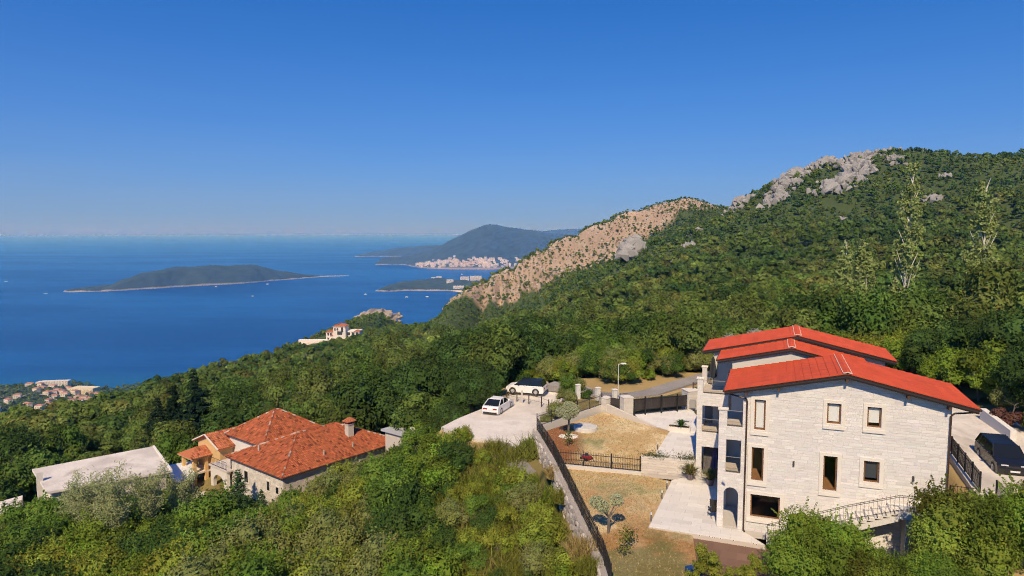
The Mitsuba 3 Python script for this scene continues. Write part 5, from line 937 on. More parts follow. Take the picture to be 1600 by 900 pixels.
def hip_house(k, cx, cy, z0, ze, hu, hw, rise, deg, over=.45, wallc=(0.55, 0.5, 0.44), tile=TILE, seed=90, walls=True):
    """Hipped roof on a rectangle: half sizes hu (along x) >= hw, eaves at ze."""
    M = frame(cx, cy, 0, deg); rng = np.random.default_rng(seed); kr = k + '__roof'
    if walls:
        b = MB(); b.box((-hu, -hw, z0), (hu, hw, ze - .12), wallc); put(k + '__wall', b, 'stonev', M)
    U, Wd = hu + over, hw + over; r = U - Wd; zb = ze - rise * over / hw; zr = ze + rise; E = [(-U, -Wd, zb), (U, -Wd, zb), (U, Wd, zb), (-U, Wd, zb)]; A, B = (-r, 0, zr), (r, 0, zr)
    b = MB(); b.add([*E, A, B], [[0, 1, 5], [0, 5, 4], [1, 2, 5], [2, 3, 4], [2, 4, 5], [3, 0, 4]], np.array(tile) * .75); b.box((-U + .03, -Wd + .03, zb - .16), (U - .03, Wd - .03, zb - .03), (0.22, 0.2, 0.18)); put(kr + '__deck', b, 'matte', M)
    sl = math.hypot(Wd, zr - zb); cs, sn = Wd / sl, (zr - zb) / sl
    for o, ua, up, half in ((E[0], (1, 0, 0), (0, cs, sn), U), (E[2], (-1, 0, 0), (0, -cs, sn), U), (E[1], (0, 1, 0), (-cs, 0, sn), Wd), (E[3], (0, -1, 0), (cs, 0, sn), Wd)):
        poly = Polygon([(0, 0), (2 * half, 0), (half + (r if half == U else 0), sl), (half - (r if half == U else 0), sl)]) if (half == U and r > .05) else Polygon([(0, 0), (2 * half, 0), (half, sl)])
        put(name(kr + '__tiles'), pantiles(poly, 0, (o, ua, up), tile, rng), 'matte', M); 
    for kk in [q for q in scene if q.startswith(kr + '__tiles')]: lab(kk, kind='stuff')
    b = MB(); caps = [(E[0], A), (E[3], A), (E[1], B), (E[2], B)] + ([(A, B)] if r > .1 else [])
    for p, q in caps:
        p, q = np.array(p), np.array(q); n_ = max(2, int(np.linalg.norm(q - p) / .38))
        for i in range(n_):
            s, e = p + (q - p) * i / n_, p + (q - p) * (i + 1.06) / n_; b.bar(s + [0, 0, .06], e + [0, 0, .05], .125, jit(tile if rng.uniform() < .72 else (0.42, .34, .28), .25, rng), 8, .10)
    put(kr + '__ridge_tiles', b, 'matte', M); lab(kr + '__ridge_tiles', kind='stuff')
    b = MB()
    for p, q in ((E[0], E[1]), (E[1], E[2]), (E[2], E[3]), (E[3], E[0])): b.bar(np.array(p) - [0, 0, .05], np.array(q) - [0, 0, .05], .06, (0.10, 0.06, 0.045), 6)
    put(kr + '__gutter', b, 'paint', M); return M
def house_window(k, M, face, u, z, w, h, hu, hw, shutter=False, glassc='darkglass', surround=(0.64, 0.6, 0.54)):
    """A framed window on one side of a box house: face 'S' is -y, 'W' is -x, 'E' +x, 'N' +y."""
    kw = name(k + '__window'); F_ = {'S': frame(u, -hw, z, 0), 'W': frame(-hu, u, z, -90), 'E': frame(hu, u, z, 90), 'N': frame(u, hw, z, 180)}[face]; MM = M @ F_
    b = MB(); b.box((-w / 2, -.012, 0), (w / 2, .03, h)); put(kw + '__pane', b, glassc, MM); b = MB(); t = .13
    for lo, hi in (((-w / 2 - t, -.05, -t), (-w / 2, .02, h + t)), ((w / 2, -.05, -t), (w / 2 + t, .02, h + t)), ((-w / 2, -.05, h), (w / 2, .02, h + t)), ((-w / 2 - .05, -.08, -t), (w / 2 + .05, .02, 0))): b.box(lo, hi, surround)
    put(kw + '__surround', b, 'stonev', MM)
    if shutter: b = MB(); b.hexa([(w / 2 + .02, -.1, 0), (w / 2 + .35, -.5, 0), (w / 2 + .37, -.47, 0), (w / 2 + .05, -.06, 0), (w / 2 + .02, -.1, h), (w / 2 + .35, -.5, h), (w / 2 + .37, -.47, h), (w / 2 + .05, -.06, h)], (0.6, 0.6, 0.6)); put(kw + '__shutter', b, 'paint', MM)
# stone house: corner at (-25.0, 72.2), long side towards (-14.1, 85.8)
K1 = name('tiled_house'); lab(K1, 'old stone house with a large weathered red tiled hip roof', 'house'); e2 = unit(np.array([10.9, 13.5])); e1 = unit(np.array([-9.24, 7.46])); DEG = math.degrees(math.atan2(e2[1], e2[0])); c0 = np.array([-25.0, 72.2]) + e2 * 8.68 + e1 * 5.94
hu, hw = 8.68 - .45, 5.94 - .45
M1 = hip_house(K1, *c0, -13.0, -8.15, hu, hw, 2.35, DEG, seed=91, wallc=(0.50, 0.455, 0.40))
r = np.random.default_rng(93); sp = []
for face, Ln in (('S', hu), ('W', hw)):
    z = -13.0
    while z < -8.5:
        h = r.uniform(.26, .36); u = -Ln
        while u < Ln:
            w_ = r.uniform(.35, .8); sp.append((face, u, min(u + w_, Ln), z, min(z + h, -8.35))); u += w_
        z += h
rest = MB(); sp.sort(key=lambda q: -(q[3]) * 1.0)
for i, (face, u0, u1, z0_, z1_) in enumerate(sp):
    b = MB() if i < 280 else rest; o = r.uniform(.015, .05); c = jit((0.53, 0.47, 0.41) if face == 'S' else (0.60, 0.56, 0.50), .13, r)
    if face == 'S': b.box((u0 + .012, -hw - o, z0_ + .012), (u1 - .012, -hw + .02, z1_ - .012), c)
    else: b.box((-hu - o, u0 + .012, z0_ + .012), (-hu + .02, u1 - .012, z1_ - .012), c)
    if i < 280: put(name(K1 + '__wall__stone'), b, 'stonev', M1)
put(K1 + '__wall__facing_stones', rest, 'stonev', M1); lab(K1 + '__wall__facing_stones', kind='stuff')
for face, u, z, w_, h, sh in (('W', -2.6, -10.6, .55, 1.05, False), ('W', -4.4, -10.55, .55, .75, False), ('S', -1.5, -10.6, .8, 1.3, True), ('S', 2.6, -10.6, .8, 1.3, False), ('W', 2.0, -10.7, .8, 1.3, False)): house_window(K1, M1, face, u, z, w_, h, hu + .055, hw + .055, sh)
b = MB(); b.path([(-hu - .12, hw - .2, -8.4), (-hu - .12, hw - .2, -12.8)], .05, (0.07, 0.06, 0.055), 6); put(K1 + '__downpipe', b, 'paint', M1)
# chimney with its little tiled hat
kc = K1 + '__chimney'; pc = np.linalg.inv(M1) @ np.array([-20.6, 82.6, 0, 1]); Mc = M1 @ frame(pc[0] + .8, pc[1] + .2, -8.0, 0)
b = MB(); b.box((-.42, -.36, 0), (.42, .36, 2.5), (0.55, 0.51, 0.45)); b.box((-.5, -.44, 2.5), (.5, .44, 2.62), (0.5, 0.46, 0.4)); put(kc + '__shaft', b, 'stonev', Mc); b = MB(); r = np.random.default_rng(94)
for x in (-.38, 0, .38): b.box((x - .08, -.36, 2.62), (x + .08, .36, 2.92), (0.36, 0.12, 0.06))
b.hexa([(-.7, -.6, 2.92), (.7, -.6, 2.92), (.7, .6, 2.92), (-.7, .6, 2.92), (-.15, -.1, 3.35), (.15, -.1, 3.35), (.15, .1, 3.35), (-.15, .1, 3.35)], (0.36, 0.12, 0.06))
for i in range(16): a = i * PI / 8; b.bar((.15 * math.cos(a), .1 * math.sin(a), 3.34), (.8 * math.cos(a), .68 * math.sin(a), 2.93), .05, jit((0.40, 0.14, 0.07), .2, r), 6, .09)
put(kc + '__cap', b, 'matte', Mc)
for i, (u, t) in enumerate(((-2.2, 1.4), (1.9, 1.3))):
    b = MB(); z = -8.3 + t * .42; b.bar((u, -hw - .45 + t, z), (u, -hw - .45 + t, z + .55), .09, (0.45, 0.42, 0.38), 8); b.bar((u, -hw - .45 + t, z + .5), (u, -hw - .45 + t, z + .62), .16, (0.42, 0.3, 0.22), 8, .06); put(name(K1 + '__vent_pipe'), b, 'matte', M1)
b = MB(); b.bar((-hu + 1.6, 2.0, -7.4), (-hu + 1.6, 2.0, -6.7), .09, (0.5, 0.47, 0.42), 8); put(name(K1 + '__vent_pipe'), b, 'matte', M1)
K2 = name('tower_house'); lab(K2, 'higher white house with a steep pyramid tiled roof behind the stone house', 'house'); M2 = hip_house(K2, -30.4, 86.6, -13.5, -7.1, 4.3, 4.0, 2.6, DEG, seed=95, wallc=(0.66, 0.63, 0.58)); house_window(K2, M2, 'W', -2.2, -9.2, .7, .9, 4.3, 4.0); house_window(K2, M2, 'S', -2.4, -9.3, .7, .9, 4.3, 4.0)
# arched side terrace of the stone house
K3 = name('arched_terrace'); lab(K3, 'white arched terrace with an iron railing on the left of the stone house', 'terrace'); Mt = M1 @ frame(-hu - .05, hw + 1.6, 0, 0)
wl = Polygon([(-.2, -13.2), (3.6, -13.2), (3.6, -9.9), (-.2, -9.9)]).difference(Polygon([(.5, -13.3), (3.0, -13.3)] + [(1.75 + 1.25 * math.cos(a), -11.9 + 1.1 * math.sin(a)) for a in np.linspace(0, PI, 13)]))
b = MB(); b.add(*upright(wl, -2.0, -1.6, (0.64, 0.61, 0.56)).get()); b2 = MB(); Mr = np.eye(4); Mr[:3, :3] = [[0, 1, 0], [1, 0, 0], [0, 0, 1]]; q = b.get(); put(K3 + '__arch_wall', (q[0] @ Mr[:3, :3].T, q[1][:, ::-1], q[2]), 'stonev', M1 @ frame(-hu + 1.2, hw - .2, 0, 0))
b = MB(); b.box((-.9, -.4, -10.05), (3.6, 3.9, -9.85), (0.55, 0.5, 0.45)); put(K3 + '__floor', b, 'stonev', M1 @ frame(-hu, hw - .2, 0, 0)); rl = MB()
for z in (.1, .95): rl.path([(-.8, -.2, -9.85 + z), (-.8, 3.6, -9.85 + z)], .025, IRON, 4)
for y in np.arange(-.2, 3.6, .3): rl.bar((-.8, y, -9.85), (-.8, y, -8.9), .014, IRON)
put(K3 + '__railing', rl, 'paint', M1 @ frame(-hu, hw - .2, 0, 0))
k = name('front_steps'); lab(k, 'pale stone landing with a curved parapet below the arched terrace', 'steps'); b = MB(); b.box((-4.6, -1.2, -13.6), (-.6, 3.4, -12.6), (0.5, 0.46, 0.41)); b.box((-4.8, -1.4, -12.6), (-4.5, 3.5, -11.9), (0.62, 0.59, 0.54)); b.box((-4.5, -1.4, -12.6), (-.6, -1.15, -11.95), (0.62, 0.59, 0.54)); put(k + '__landing', b, 'stonev', M1 @ frame(-hu, hw - 1.0, 0, 0)); rl = MB()
for s in np.arange(-4.4, -.6, .35): rl.bar((s, -1.28, -11.95), (s, -1.28, -11.1), .014, IRON)
rl.bar((-4.4, -1.28, -11.1), (-.6, -1.28, -11.1), .022, IRON); put(k + '__railing', rl, 'paint', M1 @ frame(-hu, hw - 1.0, 0, 0))
# yellow house
K4 = name('yellow_house'); lab(K4, 'small yellow house with an orange roof and a pillared porch', 'house'); YEL = (0.62, 0.42, 0.20); Dy = math.degrees(math.atan2(*unit(np.array([1.9, 5.4]))[::-1])); My = frame(-37.0, 88.2, 0, DEG)
b = MB(); b.box((-3.2, -3.0, -14.2), (3.2, 2.6, -8.6), YEL); b.add([(-3.2, -3.0, -8.6), (-3.2, 2.6, -8.6), (-3.2, -.2, -7.4)], [[0, 1, 2]], YEL); put(K4 + '__wall', b, 'stonev', My)
ORG = (0.44, 0.15, 0.07); rg = np.random.default_rng(97)
for sg, y0, y1 in ((1, -3.5, -.2), (-1, 3.1, -.2)):
    sl = math.hypot(y1 - y0, 1.35); up = np.array([0, (y1 - y0) / sl, 1.35 / sl]); b = pantiles(sbox(0, 0, 7.4, sl), 0, ((-3.7, y0, -8.72) if sg > 0 else (3.7, y0, -8.72), (sg, 0, 0), up), ORG, rg, .4, .26); q = np.array([(-3.7, y0, -8.74), (3.7, y0, -8.74), (3.7, y1, -7.39), (-3.7, y1, -7.39)]); b.hexa(np.vstack([q - [0, 0, .12], q]), ORG); kk = name(K4 + '__roof'); put(kk, b, 'matte', My)
b = MB(); b.bar((-3.72, -3.5, -8.72), (-3.72, -.2, -7.36), .09, (0.7, 0.66, 0.58)); b.bar((-3.72, 3.1, -8.72), (-3.72, -.2, -7.36), .09, (0.7, 0.66, 0.58)); put(K4 + '__verge', b, 'matte', My)
house_window(K4, My, 'W', 1.2, -10.6, .8, 1.2, 3.2, 3.0); house_window(K4, My, 'S', 0.0, -10.6, .8, 1.2, 3.2, 3.0)
b = MB()
Mq = My @ frame(-4.3, .9, 0, 0)
for x in (-1.0, .5):
    for y in (-1.4, 1.3): b.box((x - .2, y - .2, -14), (x + .2, y + .2, -9.9), YEL)
b.box((-1.2, -1.6, -12.1), (1.2, 1.5, -11.9), (0.6, 0.55, 0.48)); put(K4 + '__porch', b, 'stonev', Mq)
b = MB(); P_ = [(-1.6, -2.0, -9.9), (1.3, -2.0, -9.9), (1.3, 1.9, -9.9), (-1.6, 1.9, -9.9), (1.3, -.05, -9.0), (-.2, -.05, -9.0)]; b.add(P_, [[0, 1, 4], [0, 4, 5], [2, 3, 5], [2, 5, 4], [3, 0, 5]], ORG); b.add(*pantiles(Polygon([(0, 0), (2.9, 0), (2.9, 2.15), (1.4, 2.15)]), 0, (P_[0], (1, 0, 0), unit(np.array([0, 1.95, .9]))), ORG, rg, .4, .26).get()); b.box((-1.55, -1.95, -10.05), (1.3, 1.85, -9.92), (0.5, 0.35, 0.18)); put(K4 + '__porch_roof', b, 'matte', Mq)
# concrete hall and the white canopy next to it
K5 = name('concrete_hall'); lab(K5, 'long low building with a bare pale concrete flat roof', 'building'); A_, B_, C_ = np.array([-39.03, 76.32]), np.array([-45.76, 85.26]), np.array([-55.32, 76.75]); D_ = A_ + C_ - B_ + [-.3, 2.0]
b = MB(); pl = Polygon([A_, B_, C_, D_]); b.prism(pl, -9.15, -8.9, (0.53, 0.48, 0.42)); put(K5 + '__roof', b, 'concrete'); b = MB(); b.prism(pl.buffer(-.5, join_style=2), -14.5, -9.15, (0.55, 0.5, 0.44)); put(K5 + '__wall', b, 'stonev')
b = MB(); ee = unit(B_ - A_); nn_ = np.array([-ee[1], ee[0]]) * .1; b.hexa([(*(A_ - nn_), -9.1), (*(A_ + nn_), -9.1), (*(B_ + nn_), -9.1), (*(B_ - nn_), -9.1), (*(A_ - nn_), -8.78), (*(A_ + nn_), -8.78), (*(B_ + nn_), -8.78), (*(B_ - nn_), -8.78)], (0.66, 0.63, 0.58)); put(K5 + '__parapet', b, 'stonev'); b = MB(); q_ = C_ + (D_ - C_) * .55; b.box((-.16, -.3, -12.5), (.16, .3, -7.9), (0.58, 0.55, 0.5)); put(K5 + '__chimney', b, 'stonev', frame(*q_, 0, -52))
k = name('lower_slab'); lab(k, 'lower grey concrete slab in front of the long flat-roofed building', 'building'); b = MB(); b.prism(Polygon([C_ + [-.5, -1], D_ + [-3, -.5], D_ + [-4.5, -3.5], C_ + [-3, -4.5]]), -14.8, -11.6, (0.5, 0.47, 0.43)); put(k, b, 'concrete')
K6 = name('canopy'); lab(K6, 'white flat canopy between the concrete hall and the yellow house', 'canopy'); pc = Polygon([(-44.2, 85.6), (-41.8, 87.4), (-38.6, 81.0), (-40.6, 79.4)]); b = MB(); b.prism(pc, -11.65, -11.5, (0.74, 0.76, 0.78)); put(K6 + '__roof', b, 'paint')
for x, y in pc.buffer(-.3).exterior.coords[:-1]: b = MB(); b.bar((x, y, -14.2), (x, y, -11.65), .07, (0.6, 0.6, 0.6)); put(name(K6 + '__post'), b, 'paint')
K7 = name('flat_annex'); lab(K7, 'small flat grey roof with a white pillar right of the stone house', 'building'); b = MB(); pa = Polygon([(-15.6, 79.6), (-13.0, 82.6), (-9.9, 79.2), (-11.8, 76.6)]); b.prism(pa, -5.25, -5.0, (0.44, 0.45, 0.46)); put(K7 + '__roof', b, 'paint'); b = MB(); b.prism(pa.buffer(-.35), -8.2, -5.25, (0.55, 0.5, 0.45)); put(K7 + '__wall', b, 'stonev'); b = MB(); b.box((-.25, -.25, -9), (.25, .25, -4.0), (0.66, 0.63, 0.58)); put(K7 + '__pillar', b, 'stonev', frame(-11.4, 76.6, 0, 20))
k = name('stone_heap'); put(k, rocks(np.random.default_rng(98), 9, 4, 4.5, 40, (0.42, 0.38, 0.33)), 'matte', frame(-12.5, 92, ground(-12.5, 92) - .3, 20)); lab(k, 'pale rocky bank showing between the trees behind the stone house', 'rocks')
k = name('rubble_bank'); put(k, rocks(np.random.default_rng(99), 5, 2.5, 1.2, 30, (0.45, 0.40, 0.34)), 'matte', frame(2.5, 84.5, ground(2.5, 84.5) - .2, 0)); lab(k, 'heap of pale stones at the end of the lane behind the two-tone car', 'rocks')
# ---------------------------------------------------------------- shrubs and trees placed one by one
SHRUBS = """-51.6,62.7,1.25,5 -50.3,57.3,0.9,1 -49.5,59,1.51,0 -50,62.1,1.14,1 -46.8,53.2,0.93,1 -48,54.7,1.3,0 -46.8,56.6,1.2,0 -48.5,58.6,1.11,3 -46.7,61.5,1.21,1 -46.8,63.4,1.51,5 -45.6,50.9,1.01,3 -45.2,53,1.28,5 -45.3,53.8,0.85,1 -45.3,57.7,0.83,1 -45.3,59.4,1.45,1 -45.1,61.5,1.35,0 -45.1,64.1,0.98,3 -42.1,47.4,1.46,5 -42.1,52.2,0.96,0 -43.9,54.2,1.18,1 -42,57.8,1.02,1 -42.1,58.4,1.56,5 -42.4,61.1,1.36,1 -43.8,64.3,1.53,5 -39.9,50.6,1.04,5 -41.3,53.3,1.65,0 -40.7,54.1,1.17,1 -40.3,56.4,1.1,5 -41,59.6,1.5,5 -40.9,60.6,1.13,3 -40.7,63.9,1.34,1 -40.1,65.5,1.09,3 -39.5,44.5,1.65,1 -39.2,49.6,1.55,0 -37.8,51.5,0.86,0 -37.6,55.4,0.82,3 -39.1,56.5,1.32,0 -37.5,59,1.31,1 -38.9,62,1.68,1 -39.3,64.4,1.4,5 -38.2,65.5,1.08,1 -35.3,47.6,1.03,0 -36.6,50.4,0.84,5 -36.7,51.8,1.51,3 -35.4,54.6,0.87,5 -36.2,56.8,1.45,1 -35.4,59.2,1.02,3 -35.5,60.7,1,1 -35.6,64.7,0.83,0 -36.4,66.1,1.5,1 -34.6,46.2,1.55,0 -34.7,48,0.94,3 -33.3,50.9,1.17,3 -34.2,52.4,0.9,0 -33.7,54.1,1.65,1 -33.8,57.8,1.07,0 -34.6,59.2,0.94,5 -33.5,61.3,1.11,0 -33.9,64.8,0.96,3 -33.4,66.2,1.29,1 -32.7,44.9,1.41,3 -32.4,48.7,1,1 -31.2,49.5,1.23,3 -32,53.1,1.21,3 -32,55.4,0.88,5 -32.5,56.8,1.17,0 -31.9,59.6,1.32,0 -31.3,61.9,1.18,5 -32.4,64.4,1.12,5 -30.9,65.6,0.98,5 -30.2,44,1.18,5 -29.1,44.8,1.24,5 -29.6,47,0.82,5 -29.6,49.9,0.91,5 -29.1,53.1,1.48,0 -29.8,54.7,1.53,1 -28.9,57.4,0.87,3 -29.4,59.5,1.04,3 -28.5,61.2,1.24,0 -29,64,0.81,1 -28.6,66.6,0.55,2 -26.9,40.7,1.52,5 -27.3,46.2,1.21,1 -26.7,47.8,0.82,1 -26.4,49.3,1.22,1 -27.3,51.7,1.26,0 -28.1,54.4,0.97,1 -26.3,56.4,1.68,5 -26.6,59.3,1.09,2 -28,62.3,0.91,1 -28.2,63.3,0.8,5 -27.1,65.4,0.68,1 -24.8,43.2,1.34,3 -25.3,45.7,0.92,5 -25.9,47.1,0.88,3 -24.5,50.4,1.51,0 -25.3,52.7,1.56,1 -25.8,53.8,0.84,3 -24.2,56.3,0.99,2 -24.6,59.2,0.88,2 -25.5,61,0.88,1 -24.9,63,0.78,1 -24.8,66.1,0.48,1 -26,67.3,0.48,2 -22.4,42.5,1.26,5 -22.9,46.2,1.55,3 -22.2,48.6,1.64,5 -23.1,49.3,1.21,0 -23.3,52.3,1.17,2 -22.8,55.2,0.83,1 -22.2,56,1.12,1 -23.5,59.9,0.91,1 -22.2,62.4,0.72,1 -23.6,64.6,0.51,1 -23.3,65.8,0.67,1 -19.5,42.8,1.6,2 -20.6,45,1.22,1 -19.9,49,1.02,0 -19.5,49.2,1.62,2 -20.7,51.9,1.34,5 -20.1,54.1,1.15,1 -19.6,57.5,0.74,1 -21.1,58.4,0.73,0 -20.7,60.9,1.12,5 -21,63.9,1.02,2 -19.9,66.9,0.73,2 -18.7,41.8,0.93,1 -18.4,44.3,1.39,1 -19,44.9,1.34,2 -19.1,47.8,1.14,0 -18,50.2,0.99,2 -18,52,1.33,2 -17.9,54,1.09,0 -18.7,56.9,0.97,2 -18.1,59.5,0.96,3 -18.9,62.3,1.24,1 -17.3,64.3,0.85,1 -17.6,65.9,0.72,1 -18.8,67.6,1.04,1 -16.5,36.5,1.69,2 -15.9,38.6,1.6,5 -16.1,41.4,1.49,1 -15.6,42.9,0.89,1 -15.8,46.6,0.7,2 -16,47.6,0.72,0 -15,50.8,1.34,1 -16.1,51.9,1.03,2 -16.7,54.9,1.05,1 -15.4,56,0.77,0 -15.6,60.2,1.04,0 -17,61.4,1.26,2 -15.9,64.7,1.33,2 -16.4,65.4,1.34,3 -14.4,39.4,1.03,1 -13.4,41.8,0.69,2 -13,43.9,1.26,2 -13.7,44.8,0.76,2 -14.4,47.5,0.7,3 -13.6,50.6,1.34,2 -14.3,52.1,1.22,3 -13.2,54.2,0.74,0 -12.9,56.5,1.19,3 -14,59.7,1.3,2 -14.2,61.3,0.79,0 -13.3,64.5,1.12,0 -12.9,65.4,1.14,2 -11.2,39.3,1.26,2 -12.2,41.3,1.25,2 -12.1,42.7,1.34,3 -12.3,46.5,0.96,2 -12.4,47.5,0.67,2 -12.4,49.5,0.72,0 -10.8,53.1,1.02,2 -10.6,53.9,0.66,3 -11.2,57.5,0.84,1 -10.7,58.3,1.32,5 -10.8,61.5,1.21,1 -10.7,63.3,0.77,5 -8.6,41.6,1.07,2 -9.4,44.3,0.83,0 -10.1,45.5,0.71,3 -8.2,47.1,0.9,1 -10,50.9,0.72,0 -8.7,53.1,1.21,0 -9.2,54,1.35,5 -9.5,57,1.06,0 -9.6,60.1,0.76,1 -9.2,61.4,0.98,0 -9.6,63.7,0.68,0 -6.4,38.4,1.29,5 -6.3,41.7,1.27,1 -8,43,1.29,2 -6.1,45.7,0.89,1 -7.5,47.8,1.23,0 -6.7,49.5,0.8,1 -7.6,51.8,0.66,0 -7.2,55,1.27,1 -7.3,57,0.93,2 -6.3,59.1,1.17,1 -7.2,61.2,0.71,5 -4.2,36,1.23,0 -5,38.9,0.93,2 -4.2,40.9,0.46,5 -4.9,43.6,0.77,5 -4.5,46,0.78,0 -4.7,47.1,0.54,5 -4.1,49.8,0.77,2 -3.9,52.4,0.65,4 -5.6,54.3,0.74,0 -4.9,57.4,0.94,0 -4.6,58.5,0.67,0 -4.5,61.6,0.48,3 -2,37.7,0.66,3 -3.2,41.8,0.57,4 -2.8,43.7,0.65,5 -2.9,46,0.6,3 -1.8,48.2,0.59,0 -2.5,50.1,0.61,5 -2.7,53,0.39,3 -2,55.1,0.43,4 -2.6,57.6,0.47,3 0.6,38.9,0.61,0 -1,41.5,0.39,0 -0.8,44.4,0.66,4 -1,45.3,0.51,2 -0.2,48,0.59,4 0.1,50.2,0.63,5 0,51.8,0.77,3 2.1,37.1,0.56,2 2.9,38.5,0.53,3 1.4,41.6,0.71,2 2,43.3,0.79,3 2,45.3,0.7,3 1.2,48.9,0.79,2 1.3,49.9,0.55,4 3.5,38.7,0.79,3 3.4,40.6,0.5,0"""
KIND = [('dark green leafy shrub crowding the slope below the stone house', 'dark shrubs of the near slope'), ('bright green leafy shrub on the near slope', 'bright shrubs of the near slope'), ('olive-brown dry-looking shrub on the near slope', 'olive-brown shrubs of the near slope'), ('yellowish green shrub on the grassy slope beside the retaining wall', 'yellowish shrubs beside the retaining wall'), ('yellow broom-like bush on the grassy slope beside the retaining wall', 'yellow bushes beside the retaining wall'), ('mid-green shrub among the bushes of the near slope', 'mid-green shrubs of the near slope')]
r = np.random.default_rng(600)
for t in SHRUBS.split():
    x, y, s, k_ = (float(q) for q in t.split(',')); k_ = int(k_)
    plant('shrub', f'shrub{k_}', x, y, s, r.uniform(0, 360), KIND[k_][0], 'shrub', KIND[k_][1], z=ground(x, y) - .15, sz=r.uniform(.95, 1.1))
# taller trees and bushes that stand out
for i in range(3):
    q = np.random.default_rng(610 + i); proto(f'big{i}', crown(q, 5.4, 3.1, 34, 950, .078, [(0.165, 0.245, 0.036), (0.18, 0.24, 0.038), (0.135, 0.215, 0.034)][i], base=0.02, yvar=.24, shoots=10), trunk(q, 5.4, .12))
q = np.random.default_rng(615); proto('slim', crown(q, 3.2, 1.0, 12, 260, .075, G_YEL, base=0.02, shoots=6), trunk(q, 3.2, .05)); proto('grey', crown(q, 4.4, 2.4, 14, 400, .10, (0.40, 0.43, 0.31), base=.1), trunk(q, 4.4, .12))
plant('bush', 'big0', 15.9, 34.3, .84, 20, 'tall green bush in front of the stone stair, hiding its lower flight', 'bush', z=-.8)
plant('bush', 'big2', 18.9, 33.2, .56, 120, 'lower dark bush wedged between the two big bushes before the villa', 'bush', z=-.6)
plant('bush', 'big1', 22.6, 33.4, .93, 210, 'largest green bush at the right end of the stair', 'bush', z=.1)
plant('bush', 'big0', 25.2, 32.6, .92, 300, 'green bush below the driveway fence at the picture edge', 'bush', z=.6, sz=1.05)
plant('bush', 'big2', 20.6, 31.2, .62, 60, 'low green bush in front of the largest bush', 'bush', z=-.4); plant('bush', 'big1', 17.6, 31.8, .6, 250, 'small green bush in front of the tall stair bush', 'bush', z=-.6)
for i, (x, y, s, lb) in enumerate([(10.25, 34.4, .86, 'yellow-green bush beside the blue bin'), (11.3, 33.7, .62, 'small yellow-green bush on the brown path edge'), (12.5, 34.3, .72, 'slim green bush standing over the brown path'), (9.3, 33.9, .5, 'lowest yellow-green bush left of the blue bin')]): plant('slim_bush', 'slim', x, y, s, i * 70, lb, 'bush', z=-.5)
plant('fir_tree', 'fir', -49.2, 104, 1.12, 10, 'tallest dark fir above the concrete hall', 'tree', z=-20.2); plant('fir_tree', 'fir2', -56.0, 106, .98, 80, 'broad dark fir left of the dark cypress', 'tree', z=-21); plant('cypress_tree', 'cypress', -52.4, 104, 1.18, 0, 'slim dark cypress standing between the two firs', 'tree', z=-20.4); plant('fir_tree', 'fir2', -46.2, 102, .62, 30, 'smaller dark fir right of the tallest fir', 'tree', z=-19)
plant('fir_tree', 'young_fir', -30.3, 73.6, 1.0, 0, 'young green fir in front of the white wall of the stone house', 'tree', z=-13.2); plant('fir_tree', 'young_fir', -27.2, 72.0, .62, 90, 'short green fir at the near corner of the stone house', 'tree', z=-12.8)
for i, (x, y, s) in enumerate([(-33.2, 55.0, 1.5), (-36.6, 57.5, 1.35), (-31.2, 57.2, 1.3), (-39.6, 60.5, 1.25), (-30.0, 60.4, 1.2)]): plant('tamarisk', 'tamarisk', x, y, s, i * 60, 'pale feathery tamarisk rising in front of the concrete roof', 'tree', 'feathery tamarisks in front of the concrete roof', z=ground(x, y) + (3.0 if i < 3 else 2.4))
OAKS = [(-9.5, 92, 1.65, 1), (-5.2, 88.5, 1.5, 1), (-1.4, 91, 1.55, 1), (-13.5, 97, 1.7, 1), (-7, 99, 1.8, 1), (2.5, 94, 1.4, 0), (-17, 101, 1.6, 1), (-2.5, 102, 1.7, 1), (6, 99, 1.25, 4), (-21, 105, 1.6, 0), (-13, 108, 1.7, 1), (-5, 111, 1.7, 1), (-3.9, 74.6, .8, 1), (-6.2, 72.2, .62, 1), (-4.4, 78.4, 1.0, 1), (-11, 84, .85, 2), (-6.4, 82.5, .7, 4), (-9, 77, .6, 0), (-13, 88, 1.0, 4)]
for x, y, s, k_ in OAKS: plant('oak_tree', f'old_oak{k_ % 3 if k_ != 1 else 0}', x, y, s * .66, x * 40, 'large dark oak standing over the back of the parking court', 'tree', 'dark oaks behind the parking court', z=ground(x, y) - .8)
for x, y, s, k_ in [(45.5, 60, 1.15, 1), (48.5, 56, 1.2, 0), (51, 62, 1.3, 1), (46, 66, 1.1, 3), (54, 55, 1.3, 0), (43.5, 70, .9, 4), (40.2, 49.6, .8, 1), (42.0, 53.5, .9, 0), (39.6, 45.2, .75, 1)]: plant('oak_tree', f'old_oak{k_ % 3}', x, y, s * .66, x * 30, 'dark oak overhanging the driveway behind the black car', 'tree', 'dark oaks beside the driveway', z=ground(x, y) - .6)
r = np.random.default_rng(620)
for i in range(190):
    x, y = r.uniform(26, 82), r.uniform(58, 106)
    if DRIVE.buffer(1.6).contains(Point(x, y)) or PLOT_UP.buffer(2).contains(Point(x, y)) or x > .84 * y or x < .36 * y or (y < 70 and x < 41): continue
    k_ = int(r.choice([1, 3, 5, 0, 4])); plant('scrub_bush', f'shrub{k_}', x, y, r.uniform(.9, 1.6), r.uniform(0, 360), ['dark green', 'bright green', 'olive', 'yellow-green', 'yellowish', 'mid-green'][k_] + ' bush of the thicket behind the villa roofs', 'bush', ['dark green', 'bright green', 'olive', 'yellow-green', 'yellowish', 'mid-green'][k_] + ' bushes of the thicket behind the villa')
